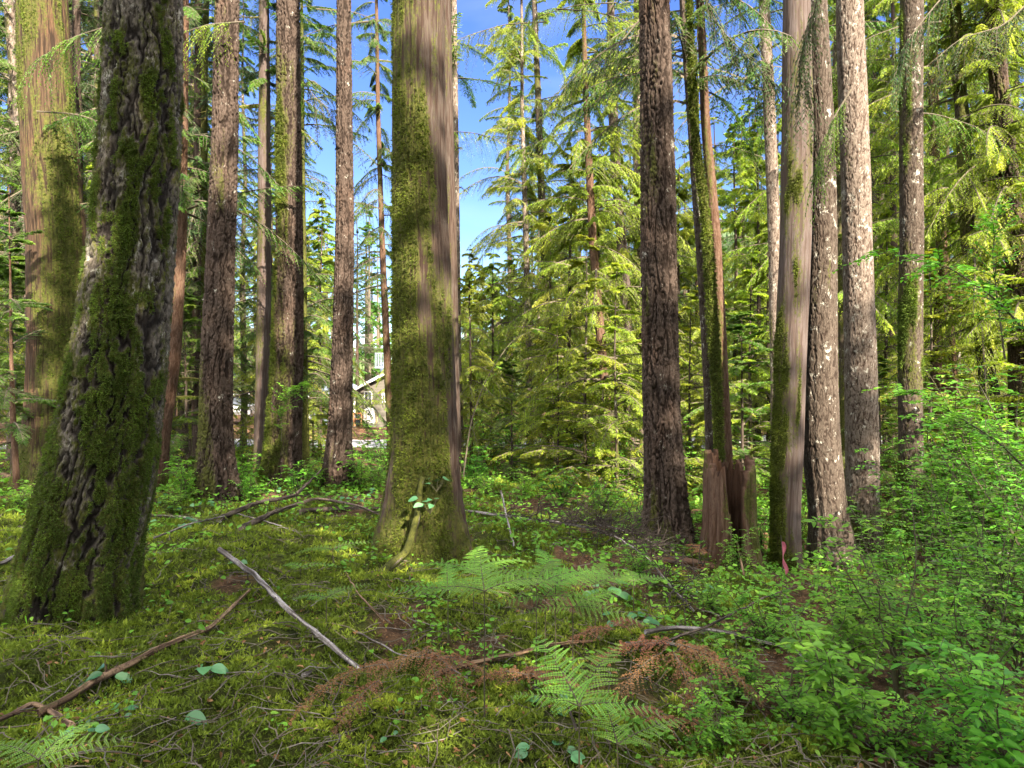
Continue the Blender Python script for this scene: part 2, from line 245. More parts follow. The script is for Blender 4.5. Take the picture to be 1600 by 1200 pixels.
# ------------------------------------------------------------------ trunks seen in the photo: (px, py, width px) at a distance in metres
def P3(px, py, d): return np.array([(px - 800) / F * d, d, CZ + (600 - py) / F * d])
TREES = [
 # name, kind, bark, d, [(px,py,w)], moss amount, label, short reference, crown
 ('cedar_tree', 'cedar', 'cedar_red', 11, [(66, 0, 70), (75, 187, 74), (91, 375, 82), (92, 560, 82), (86, 700, 84), (84, 755, 100)], .52, 'thick reddish cedar trunk, mossy down its right side, at the left edge', 'the thick cedar at the left edge', None),
 ('old_fir_tree', 'fir', 'fir_mossy', 4.9, [(225, 0, 106), (220, 187, 114), (208, 375, 120), (188, 560, 136), (155, 750, 158), (120, 880, 168), (104, 975, 185)], .64, 'nearest and widest trunk, leaning, deeply furrowed and covered in moss at the left', 'the big mossy fir', None),
 ('hemlock_tree', 'hemlock', 'reddish', 11.5, [(287, 0, 15), (283, 375, 17), (271, 560, 22), (252, 690, 24), (245, 770, 32)], .4, 'slim red-brown trunk half hidden behind the right edge of the big mossy fir', 'the slim red-brown trunk', 'high'),
 ('hemlock_tree', 'hemlock', 'hemlock', 15, [(322, 0, 8), (318, 250, 10), (317, 500, 12), (322, 740, 14)], .95, 'thin mossy stem hugging the left side of the furrowed fir left of the grey pole', 'the thin mossy stem', 'low'),
 ('fir_tree', 'fir', 'fir', 10.5, [(356, 0, 34), (352, 187, 38), (346, 375, 41), (338, 560, 47), (336, 690, 50), (336, 772, 72)], .3, 'dark purple-brown furrowed fir with mossy foot, third big trunk from left', 'the third big fir from the left', None),
 ('hemlock_tree', 'hemlock', 'cedar_grey', 13, [(412, 0, 15), (413, 187, 18), (413, 375, 21), (411, 560, 22), (406, 700, 19), (404, 762, 17)], .42, 'slim grey pole-like trunk with mossy dead stubs, close beside the twin-ridged fir', 'the slim grey pole', 'stubs'),
 ('fir_tree', 'fir', 'fir', 12, [(450, 0, 34), (451, 187, 36), (452, 375, 40), (449, 560, 47), (442, 690, 52), (438, 755, 66)], .44, 'thick straight brown trunk with a green twiggy bush, left of the sky gap', 'the thick trunk left of the sky gap', None),
 ('fir_tree', 'fir', 'fir', 12, [(537, 0, 21), (538, 187, 24), (538, 375, 27), (535, 560, 31), (530, 690, 36), (526, 752, 48)], .15, 'slim dark furrowed trunk standing alone in front of the taupe house', 'the slim dark trunk before the house', None),
 ('hemlock_tree', 'hemlock', 'reddish', 20, [(588, 0, 5), (591, 187, 7), (597, 375, 9), (606, 587, 12), (610, 650, 13), (612, 730, 15)], .35, 'thin reddish young conifer with drooping sprays against the sky, in front of the house wall', 'the thin reddish tree by the house', 'gap'),
 ('big_cedar_tree', 'cedar', 'cedar', 7, [(654, 0, 77), (654, 187, 80), (658, 375, 84), (663, 560, 92), (664, 700, 98), (661, 800, 116), (658, 872, 140)], .54, 'broad straight stringy-barked cedar with mossy flared foot in the middle of the clearing', 'the broad central cedar', None),
 ('hemlock_tree', 'hemlock', 'cedar', 12.5, [(697, 0, 15), (700, 187, 16), (705, 375, 18), (708, 560, 18), (712, 760, 20)], .4, 'brown trunk peeping out along the right edge of the broad central cedar', 'the brown trunk behind the central cedar', None),
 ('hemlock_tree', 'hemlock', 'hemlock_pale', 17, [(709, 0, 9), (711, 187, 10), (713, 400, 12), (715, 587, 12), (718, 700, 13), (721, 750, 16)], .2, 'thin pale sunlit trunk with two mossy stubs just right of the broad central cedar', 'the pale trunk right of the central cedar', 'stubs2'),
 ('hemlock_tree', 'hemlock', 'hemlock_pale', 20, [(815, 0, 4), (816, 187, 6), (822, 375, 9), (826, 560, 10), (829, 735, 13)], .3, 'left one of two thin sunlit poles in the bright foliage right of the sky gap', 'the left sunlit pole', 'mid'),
 ('hemlock_tree', 'hemlock', 'hemlock', 21, [(835, 0, 8), (842, 187, 10), (846, 300, 11), (851, 400, 12), (857, 560, 11), (860, 720, 12)], .35, 'right one of two thin poles in the bright foliage right of the sky gap', 'the right thin pole', 'mid'),
 ('hemlock_tree', 'hemlock', 'reddish', 15, [(911, 0, 6), (914, 100, 8), (917, 187, 10), (926, 375, 13), (938, 520, 14), (952, 690, 14), (957, 760, 16)], .3, 'dark red-brown trunk leaning right, half buried in sunlit drooping cedar sprays', 'the leaning red-brown trunk', 'lit'),
 ('hemlock_tree', 'hemlock', 'cedar_grey', 18, [(955, 60, 13), (958, 187, 15), (964, 290, 15), (977, 450, 17), (981, 600, 17), (985, 760, 20)], .2, 'slender blue-grey trunk just left of the tall dark furrowed fir', 'the blue-grey trunk', 'mid'),
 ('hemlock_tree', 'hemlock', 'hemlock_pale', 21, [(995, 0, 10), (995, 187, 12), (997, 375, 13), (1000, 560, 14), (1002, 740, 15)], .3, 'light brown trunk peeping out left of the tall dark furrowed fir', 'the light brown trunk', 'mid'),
 ('furrowed_fir_tree', 'fir', 'fir', 8, [(1022, 0, 45), (1026, 187, 49), (1029, 375, 54), (1032, 560, 54), (1036, 700, 57), (1042, 800, 68), (1044, 848, 84)], .22, 'tall dark red-brown trunk with deep black furrows, right of centre', 'the dark furrowed fir', None),
 ('hemlock_tree', 'hemlock', 'hemlock', 9.2, [(1066, 0, 9), (1079, 200, 10), (1092, 375, 11), (1103, 560, 12), (1108, 700, 12), (1112, 800, 14)], .15, 'thin lichen-grey stem, left of the trio leaning over the hollow stump', 'the stump trio', 'top'),
 ('hemlock_tree', 'hemlock', 'hemlock', 9.0, [(1077, 0, 9), (1084, 187, 12), (1106, 375, 14), (1117, 560, 15), (1125, 700, 13), (1128, 800, 14)], .85, 'green mossy stem, middle of the trio leaning over the hollow stump', 'the mossy middle stem', None),
 ('hemlock_tree', 'hemlock', 'reddish', 9.6, [(1094, 0, 12), (1102, 187, 14), (1118, 375, 18), (1128, 560, 17), (1136, 700, 15), (1138, 800, 16)], .3, 'brown sun-flecked stem, right of the trio leaning over the hollow stump', 'the brown right stem', 'top'),
 ('hemlock_tree', 'hemlock', 'hemlock_pale', 13, [(1194, 0, 16), (1203, 187, 18), (1210, 375, 19), (1213, 560, 18), (1216, 800, 20)], .1, 'pale brightly sunlit narrow trunk showing left of the smooth grey cedar', 'the pale narrow trunk', 'top'),
 ('smooth_cedar_tree', 'cedar', 'cedar_grey', 8, [(1245, 0, 40), (1246, 187, 46), (1243, 375, 46), (1237, 520, 47), (1231, 700, 46), (1228, 800, 42), (1229, 912, 48)], .42, 'smooth lilac-grey slightly curved cedar trunk, mossy on its left, beside the pink ribbon', 'the smooth grey cedar', None),
 ('fir_tree', 'fir', 'hemlock', 8.3, [(1277, 0, 27), (1284, 187, 33), (1285, 375, 41), (1282, 560, 48), (1283, 700, 55), (1294, 800, 52), (1301, 912, 72)], .14, 'dark scaly trunk touching the smooth grey cedar, its swollen foot lit golden', 'the scaly trunk with the golden foot', None),
 ('hemlock_tree', 'hemlock', 'hemlock', 15, [(1308, 200, 9), (1311, 375, 11), (1317, 560, 11), (1320, 780, 12)], .5, 'thin mossy trunk seen in the slot between the golden-footed trunk and the pale sunlit one', 'the thin trunk in the slot', 'mid'),
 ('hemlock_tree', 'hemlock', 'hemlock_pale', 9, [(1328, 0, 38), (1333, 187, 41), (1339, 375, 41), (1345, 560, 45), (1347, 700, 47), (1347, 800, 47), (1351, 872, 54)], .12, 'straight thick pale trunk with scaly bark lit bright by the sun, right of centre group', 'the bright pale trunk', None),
 ('hemlock_tree', 'hemlock', 'cedar_grey', 22, [(1355, 0, 10), (1370, 187, 12), (1380, 375, 12), (1396, 560, 13), (1400, 700, 14)], .1, 'slender bluish trunk leaning behind, between the bright pale trunk and the mossy grey one', 'the bluish slender trunk', 'mid'),
 ('cedar_tree', 'cedar', 'hemlock', 10, [(1424, 0, 32), (1424, 187, 32), (1424, 375, 33), (1423, 560, 34), (1424, 700, 33), (1424, 800, 36), (1424, 865, 46)], .42, 'straight dark grey-green trunk rising behind the leafy saplings on the right', 'the grey-green trunk', None),
 ('hemlock_tree', 'hemlock', 'reddish', 15.5, [(1457, 0, 13), (1459, 250, 15), (1471, 375, 15), (1476, 560, 32), (1477, 640, 36), (1480, 715, 42)], .25, 'stout pinkish-brown trunk in the shrubs just right of the grey-green trunk', 'the pinkish trunk', 'lit'),
 ('hemlock_tree', 'hemlock', 'hemlock', 13.5, [(1492, 0, 15), (1498, 120, 17), (1504, 187, 19), (1512, 375, 19), (1526, 450, 21), (1539, 560, 22), (1549, 640, 28), (1566, 745, 46)], .5, 'crooked mossy trunk leaning left with patches of sun, near the right edge', 'the crooked mossy trunk', 'lit'),
 ('fir_tree', 'fir', 'fir', 13, [(1552, 0, 24), (1559, 120, 24), (1570, 230, 27), (1577, 300, 30), (1587, 375, 30), (1597, 560, 32), (1602, 740, 40)], .3, 'dark scaly trunk leaning at the right edge of the photo', 'the dark trunk at the right edge', 'lit'),
 ('hemlock_tree', 'hemlock', 'hemlock', 14.2, [(1574, 380, 9), (1578, 450, 11), (1582, 560, 12), (1584, 740, 13)], .8, 'thin mossy stem standing just left of the dark trunk at the right edge', 'the thin stem at the right', None),
 ('hemlock_tree', 'hemlock', 'hemlock_pale', 16, [(14, 0, 16), (22, 100, 16), (36, 250, 12), (42, 375, 10), (46, 560, 12), (48, 740, 14)], .3, 'pale whitish slender trunk seen left of the thick cedar at the left edge', 'the pale slender trunk', 'low'),
 ('hemlock_tree', 'hemlock', 'reddish', 10, [(18, 560, 5), (20, 640, 8), (24, 720, 9), (26, 765, 10)], .1, 'small red-stemmed young tree with layered boughs at the left edge', 'the small red-stemmed tree', 'young'),
 ('hemlock_tree', 'hemlock', 'hemlock', 16, [(473, 300, 8), (475, 500, 10), (476, 640, 11), (478, 745, 13)], .9, 'thin yellow-mossed stem close behind the thick trunk left of the sky gap', 'the yellow-mossed stem', 'low'),
 ('hemlock_tree', 'hemlock', 'cedar_grey', 25, [(1505, 380, 12), (1507, 480, 13), (1509, 620, 13), (1510, 700, 14)], .1, 'dim blue-grey trunk far back between the pinkish trunk and the crooked one', 'the dim blue-grey trunk', 'mid'),
]
# ------------------------------------------------------------------ ground height from where the trunks stand
anch = []
for t in TREES:
    px, py, _ = t[4][-1]; p = P3(px, py, t[3]); anch.append((p[0], p[1], p[2], 1.0))
for px, py, d in ((0, 1200, 2.93), (400, 1200, 2.9), (800, 1200, 2.95), (1200, 1200, 3.1), (1600, 1200, 3.2), (0, 1000, 4.3), (400, 1000, 4.35), (800, 1000, 4.5), (1150, 1000, 5.0), (1500, 1050, 5.0),
                  (350, 850, 6.6), (900, 850, 7.4), (560, 668, 45), (375, 660, 50), (100, 680, 40), (1180, 712, 28), (1560, 712, 28), (760, 700, 30), (400, 672, 38), (900, 735, 16), (1580, 900, 8)):
    p = P3(px, py, d); anch.append((p[0], p[1], p[2], 1.5))
for x, y, z in ((-4, -4, .1), (4, -4, 0), (0, -1, 0), (0, -20, .3), (-30, 0, .3), (30, 0, -.4), (-60, 40, -.6), (60, 40, -.8), (0, 90, -1.5), (-90, 90, -1.5), (90, 90, -1.5), (0, 300, -2), (0, -200, 0), (300, 0, -1), (-300, 0, -1), (0, 0, 0), (-1.5, 1, .0), (2, 1, -.05)):
    anch.append((x, y, z, 2.0))
anch = np.array(anch)
def gz(X, Y, detail=True):
    X, Y = np.asarray(X, float), np.asarray(Y, float); sh = X.shape; x, y = X.ravel(), Y.ravel()
    num = np.zeros_like(x); den = np.zeros_like(x)
    for ax, ay, az, aw in anch:
        d2 = (x - ax)**2 + (y - ay)**2; s = .35 + .08 * math.hypot(ax, ay); wt = aw * s * s / (d2 + s * s)**1.6; num += wt * az; den += wt
    z = num / den
    if detail:
        z = z + (.10 * fbm(x * .9, y * .9, 0, 3, 2) + .05 * noise(x * 1.9, y * 1.9, 0, 13)) * sstep(0, 3, np.hypot(x, y)) + .058 * fbm(x * 3.0, y * 3.0, 0, 9, 2) + .022 * noise(x * 11, y * 11, 0, 19) * sstep(12, 6, np.hypot(x, y))
    return z.reshape(sh)
def g(x, y): return float(gz(np.array([x]), np.array([y]))[0])
_ds = np.concatenate([np.arange(1.5, 12, .03), np.arange(12, 60, .2)])
def gp(px, py, lift=0.0):
    """point on the ground seen at a pixel of the photo"""
    X = (px - 800) / F * _ds; Z = CZ + (600 - py) / F * _ds; G = gz(X, _ds); k = np.argmax(Z < G)
    return np.array([X[k], _ds[k], G[k] + lift])

# ------------------------------------------------------------------ ground sheet
NG = 640
u = np.linspace(-1, 1, NG); sx = 1.1 * np.sinh(7.2 * u)
GX, GY = np.meshgrid(sx, sx * 1.0 + 4.5)
GZ = gz(GX, GY); far = np.hypot(GX, GY)
mb = MB(); i, j = np.meshgrid(np.arange(NG - 1), np.arange(NG - 1), indexing='ij'); k = i * NG + j
mossm = sstep(-.25, .35, fbm(GX * .8, GY * .8, 5, 21, 3) + .45 - .25 * GX * (GY < 9) - .06 * np.maximum(GY - 5, 0))
dirt = sstep(.2, .7, fbm(GX * .25, GY * .25, 1, 31, 2) * .5 + .4) * sstep(24, 30, GY) * sstep(4, -2, GX)
mb.add(np.stack([GX, GY, GZ], -1).reshape(-1, 3), np.stack([k, k + 1, k + NG + 1, k + NG], -1).reshape(-1, 4), mossy=mossm.ravel(), dirt=dirt.ravel())
gm, nt = newmat('forest floor')
tc = N(nt, 'ShaderNodeTexCoord')
def gn(s, det=6, r=.6):
    n = N(nt, 'ShaderNodeTexNoise'); n.inputs['Scale'].default_value = s; n.inputs['Detail'].default_value = det; n.inputs['Roughness'].default_value = r; nt.links.new(tc.outputs['Object'], n.inputs[0]); return n.outputs[0]
lit = mix(nt, ramp(nt, gn(7), .35, .65), (.035, .022, .014), (.12, .07, .04)); lit = mix(nt, ramp(nt, gn(45), .55, .65), lit, (.2, .12, .07))
mo = mix(nt, ramp(nt, gn(9), .35, .65), (.02, .026, .008), (.05, .06, .012)); mo = mix(nt, ramp(nt, gn(60), .55, .7), mo, (.10, .12, .02))
col = mix(nt, ramp(nt, attr(nt, 'mossy'), .2, .8), lit, mo)
col = mix(nt, attr(nt, 'dirt'), col, mix(nt, ramp(nt, gn(.8), .4, .6), (.16, .07, .035), (.17, .12, .09)))
b = N(nt, 'ShaderNodeBsdfPrincipled'); b.inputs['Roughness'].default_value = .95; b.inputs['Specular IOR Level'].default_value = .1
nt.links.new(col, b.inputs['Base Color'])
bp = N(nt, 'ShaderNodeBump'); bp.inputs['Strength'].default_value = 1; bp.inputs['Distance'].default_value = .04; nt.links.new(gn(28, 8, .7), bp.inputs['Height']); nt.links.new(bp.outputs[0], b.inputs['Normal'])
nt.links.new(b.outputs[0], N(nt, 'ShaderNodeOutputMaterial').inputs[0])
tag(mb.build('ground', gm, smooth=True), kind='structure')
# gravel road crossing behind the trees
rx = np.linspace(-60, 60, 241); vv = np.linspace(-1, 1, 9); RX, RV = np.meshgrid(rx, vv)
RY = 31 + 3.5 * np.sin(RX * .05) + RV * 2.3
RZ = gz(RX, RY) + .05 + .02 * (1 - RV**2)
mb = MB(); i, j = np.meshgrid(np.arange(8), np.arange(240), indexing='ij'); k = i * 241 + j
mb.add(np.stack([RX, RY, RZ], -1).reshape(-1, 3), np.stack([k, k + 1, k + 242, k + 241], -1).reshape(-1, 4))
tag(mb.build('gravel_road', plain('gravel', (.28, .28, .30), .95, 0, 3, .25), smooth=True), kind='structure')
# hills behind the valley
hx = np.linspace(-500, 700, 240); hy = np.linspace(0, 1, 50); HX, HV = np.meshgrid(hx, hy)
prof = 45 + 90 * np.exp(-((HX - 190) / 160)**2) + 60 * np.exp(-((HX + 420) / 150)**2) + 12 * noise(HX * .01, 0, 0, 4)
prof = prof * (1 - .62 * np.exp(-((HX + 75) / 80)**2))
HZ = -6 + prof * HV**.8 + 3 * fbm(HX * .02, HV * 5, 0, 6, 3); HY = 330 + 230 * HV
mb = MB(); i, j = np.meshgrid(np.arange(49), np.arange(239), indexing='ij'); k = i * 240 + j
mb.add(np.stack([HX, HY, HZ], -1).reshape(-1, 3), np.stack([k, k + 1, k + 241, k + 240], -1).reshape(-1, 4))
tag(mb.build('hills', plain('forested hillside', (.04, .07, .03), .95, 0, .05, .4), smooth=True), kind='structure')

# ------------------------------------------------------------------ trunk surfaces
def trunk_geo(mb, z, cx, cyy, r, zb, bark, moss, seed, n, flare=.0, mside=2.4):
    """bark with real furrows / strips / plates; z, cx, cy, r are per ring"""
    th = np.linspace(0, 2 * np.pi, n, endpoint=False)
    Z, TH = np.meshgrid(z, th, indexing='ij'); r_ = r[:, None]
    c, s = np.cos(TH), np.sin(TH)
    lob = .55 * noise(c * 1.6, s * 1.6, seed * 3.1, seed) + .35 * noise(c * 3.4, s * 3.4, seed, seed + 1)
    if bark == 'fir_mossy': MF = .45
    else: MF = 1.
    hb = np.exp(-np.maximum(Z - zb, 0) / (2.2 * r_ + .05))
    Rr = r_ * (1 + lob * (.08 + .34 * hb * (1 + flare)))
    X_, Y_ = c * Rr, s * Rr
    fine = np.ones_like(Z); disp = 0
    wx = .6 * noise(X_ * 5, Y_ * 5, Z * 2.2, seed + 5)
    if bark in ('fir', 'fir_mossy', 'reddish'):
        f = 11 if bark == 'fir_mossy' else 17
        if bark == 'reddish': f = 28
        if bark == 'fir_mossy': f = 17
        wx = wx + .35 * noise(X_ * 22, Y_ * 22, Z * 16, seed + 6)
        a = np.abs(noise(X_ * f + wx, Y_ * f + wx, Z * f * .12, seed + 11)); b_ = np.abs(noise(X_ * f * 2.3 + wx, Y_ * f * 2.3 + wx, Z * f * .62, seed + 12)); c3 = np.abs(noise(X_ * f * 4.5, Y_ * f * 4.5, Z * f * 2.2, seed + 14))
        pl = sstep(.0, .24, a); pl2 = sstep(0, .22, b_); fur = pl * (.45 + .35 * pl2 + .20 * sstep(0, .3, c3))
        dep = {'fir': .034, 'fir_mossy': .026, 'reddish': .009}[bark]
        disp = dep * (fur - .7) + .009 * noise(X_ * 45, Y_ * 45, Z * 26, seed + 2) + (.010 if bark == 'fir_mossy' else .005) * noise(X_ * 85, Y_ * 85, Z * 62, seed + 3)
    elif bark in ('cedar', 'cedar_grey', 'cedar_red'):
        f = 50
        a = noise(X_ * f + wx, Y_ * f + wx, Z * 2.4, seed + 11); b_ = noise(X_ * 95, Y_ * 95, Z * 7, seed + 13)
        fur = sstep(-.34, -.1, a) * (.75 + .25 * sstep(-.3, .3, b_))
        disp = (.004 if bark == 'cedar_grey' else .012) * (a * .7 + b_ * .5)
    else:
        f = 25; wx = wx * 1.6 + .4 * noise(X_ * 26, Y_ * 26, Z * 20, seed + 6)
        a = np.abs(noise(X_ * f + wx, Y_ * f + wx, Z * f * .24 + wx, seed + 11)); b_ = np.abs(noise(X_ * 60, Y_ * 60, Z * 22, seed + 12))
        fur = sstep(0, .15, a) * (.6 + .4 * sstep(0, .2, b_)); disp = .011 * (fur - .6)
    lowf = .35 + .85 * fbm(X_ * 2.6, Y_ * 2.6, Z * .6, seed + 20, 3) + .35 * noise(X_ * 14, Y_ * 14, Z * 1.5, seed + 24)
    lowf = .35 + (lowf - .35) * MF + (.5 * noise(X_ * 9, Y_ * 9, Z * 4, seed + 27) if MF < 1 else 0)
    ms = lowf * .8 + .42 * MF * np.cos(TH - mside) + .55 * np.exp(-np.maximum(Z - zb, 0) / .5) + (moss - .5) * 2.0
    ms = np.clip(ms, 0, 1.3) * ((.55 + .45 * fur) if bark != 'fir_mossy' else (.15 + .85 * sstep(.1, .8, fur)))
    disp = disp * np.clip(r_ / .16, .25, 1.0) + .012 * sstep(.6, 1, ms) * (.6 + noise(X_ * 40, Y_ * 40, Z * 40, seed + 30)) * np.clip(r_ / .2, .1, 1)
    X, Y = cx[:, None] + c * (Rr + disp), cyy[:, None] + s * (Rr + disp)
    m = len(z); i, j = np.meshgrid(np.arange(m - 1), np.arange(n), indexing='ij'); j2 = (j + 1) % n
    V = np.stack([X, Y, Z], -1).reshape(-1, 3)
    mb.add(V, np.stack([i * n + j, i * n + j2, (i + 1) * n + j2, (i + 1) * n + j], -1).reshape(-1, 4), furrow=fur.ravel(), moss=ms.ravel())
    return V, ms.ravel(), np.stack([c, s, 0 * c + .1], -1).reshape(-1, 3)

def tufts(mb, P, Nn, size, nb, var, up=.0, mat=0, wfac=.26):
    n = len(P); P_ = np.repeat(P, nb, 0); N_ = np.repeat(Nn, nb, 0); sz = np.repeat(np.broadcast_to(size, (n,)), nb)
    D = unit(N_ * rng.uniform(.25, 1.0, (n * nb, 1)) + rvec(n * nb, .55) + np.array([0, 0, up]))
    Nv = unit(np.cross(D, unit(rvec(n * nb))))
    rhombs(mb, P_ + rvec(n * nb, .15) * sz[:, None], D, Nv, sz * rng.uniform(.6, 1.3, n * nb), sz * wfac * rng.uniform(.7, 1.3, n * nb), np.clip(np.repeat(var, nb) + rng.normal(0, .14, n * nb), 0, 1), mat)

# ------------------------------------------------------------------ conifer crowns
def limbs(mb, O, az, L, tilt, droop, M_=26, Q=12, leaf=.085, lw=.026, fmat=0, wmat=1, hang=.35, vbase=.5, twl=.30, start=.12):
    """limbs with flat drooping sprays; O [n,3] origins, az, L, tilt per limb"""
    n = len(O)
    if n == 0: return
    K = 9; s = np.linspace(0, 1, K)[None, :]
    dirh = np.stack([np.cos(az), np.sin(az), 0 * az], -1); side = np.stack([-np.sin(az), np.cos(az), 0 * az], -1)
    bend = rng.normal(0, .12, n)[:, None]
    def curve(s):
        r_ = L[:, None] * s; zz = L[:, None] * (tilt[:, None] * s - droop[:, None] * s * s)
        return O[:, None, :] + dirh[:, None, :] * r_[..., None] + side[:, None, :] * (bend * s * s * L[:, None])[..., None] + np.array([0, 0, 1.]) * zz[..., None]
    P = curve(s); tubes(mb, P, (L[:, None] * .011 + .004) * (1 - .85 * s), 3, wmat, .5)
    # twigs
    st = start + (1 - start) * (np.arange(M_) + rng.uniform(.0, .9, (n, M_))) / M_
    B = curve(st); T = unit(curve(np.clip(st + .02, 0, 1.02)) - curve(st - .02))
    sg = np.where(np.arange(M_) % 2, 1., -1.)[None, :, None]
    ang = rng.uniform(.75, 1.15, (n, M_))[..., None] * (1 - .5 * st[..., None])
    tl = L[:, None] * twl * (1.05 - st)**.6 * np.clip(st * 5, .3, 1) * rng.uniform(.55, 1.15, (n, M_)) + .05
    D = unit(T * np.cos(ang) + side[:, None, :] * sg * np.sin(ang) + np.array([0, 0, -1.]) * (hang * rng.uniform(.2, 1.1, (n, M_)))[..., None])
    kt = np.array([0, .5, 1.])
    TP = B[:, :, None, :] + D[:, :, None, :] * (tl[..., None] * kt)[..., None] + np.array([0, 0, -1.]) * (tl[..., None] * kt**2 * hang * .5)[..., None]
    tubes(mb, TP.reshape(-1, 3, 3), np.tile(np.array([[.005, .0035, .0015]]), (n * M_, 1)), 3, wmat, .5)
    q = (np.arange(Q) + rng.uniform(0, .8, (n, M_, Q))) / Q
    LB = B[:, :, None, :] + D[:, :, None, :] * (tl[..., None] * q)[..., None] + np.array([0, 0, -1.]) * (tl[..., None] * q**2 * hang * .5)[..., None]
    sd_ = unit(np.cross(D, np.array([0, 0, 1.])))[:, :, None, :] * np.where(np.arange(Q) % 2, 1., -1.)[None, None, :, None]
    LD = unit(D[:, :, None, :] * .8 + sd_ * .85 + np.array([0, 0, -1.]) * hang * .5 + rng.normal(0, .16, (n, M_, Q, 3)))
    NN = unit(np.array([0, 0, 1.]) + rng.normal(0, .85, (n, M_, Q, 3)))
    ls = leaf * (1.15 - .55 * q) * rng.uniform(.7, 1.2, q.shape)
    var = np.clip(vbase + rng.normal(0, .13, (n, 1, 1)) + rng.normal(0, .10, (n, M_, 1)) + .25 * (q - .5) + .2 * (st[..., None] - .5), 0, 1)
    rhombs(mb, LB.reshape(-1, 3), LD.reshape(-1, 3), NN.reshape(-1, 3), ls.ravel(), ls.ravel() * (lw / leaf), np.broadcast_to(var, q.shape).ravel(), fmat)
def crown(mb, ax, h0, h1, n, L0, M_=26, Q=12, leaf=.085, lw=.026, droop=.35, hang=.35, pw=.7, vbase=.5, low=1.0, skew=1.0):
    """ax(z)->(x,y); limbs from h0 to h1"""
    h = h0 + (h1 - h0) * np.sort(rng.uniform(0, 1, n))**skew; t = (h - h0) / (h1 - h0)
    L = L0 * (1.03 - t)**pw * rng.uniform(.35, 1.25, n) * np.clip(low + t * 3, 0, 1)
    az = rng.uniform(0, 2 * np.pi, n); x, y = ax(h)
    limbs(mb, np.stack([x, y, h], -1), az, L, rng.uniform(-.15, .5, n) + .25 * t, droop * rng.uniform(.4, 1.8, n), M_, Q, leaf, lw, hang=hang, vbase=vbase)

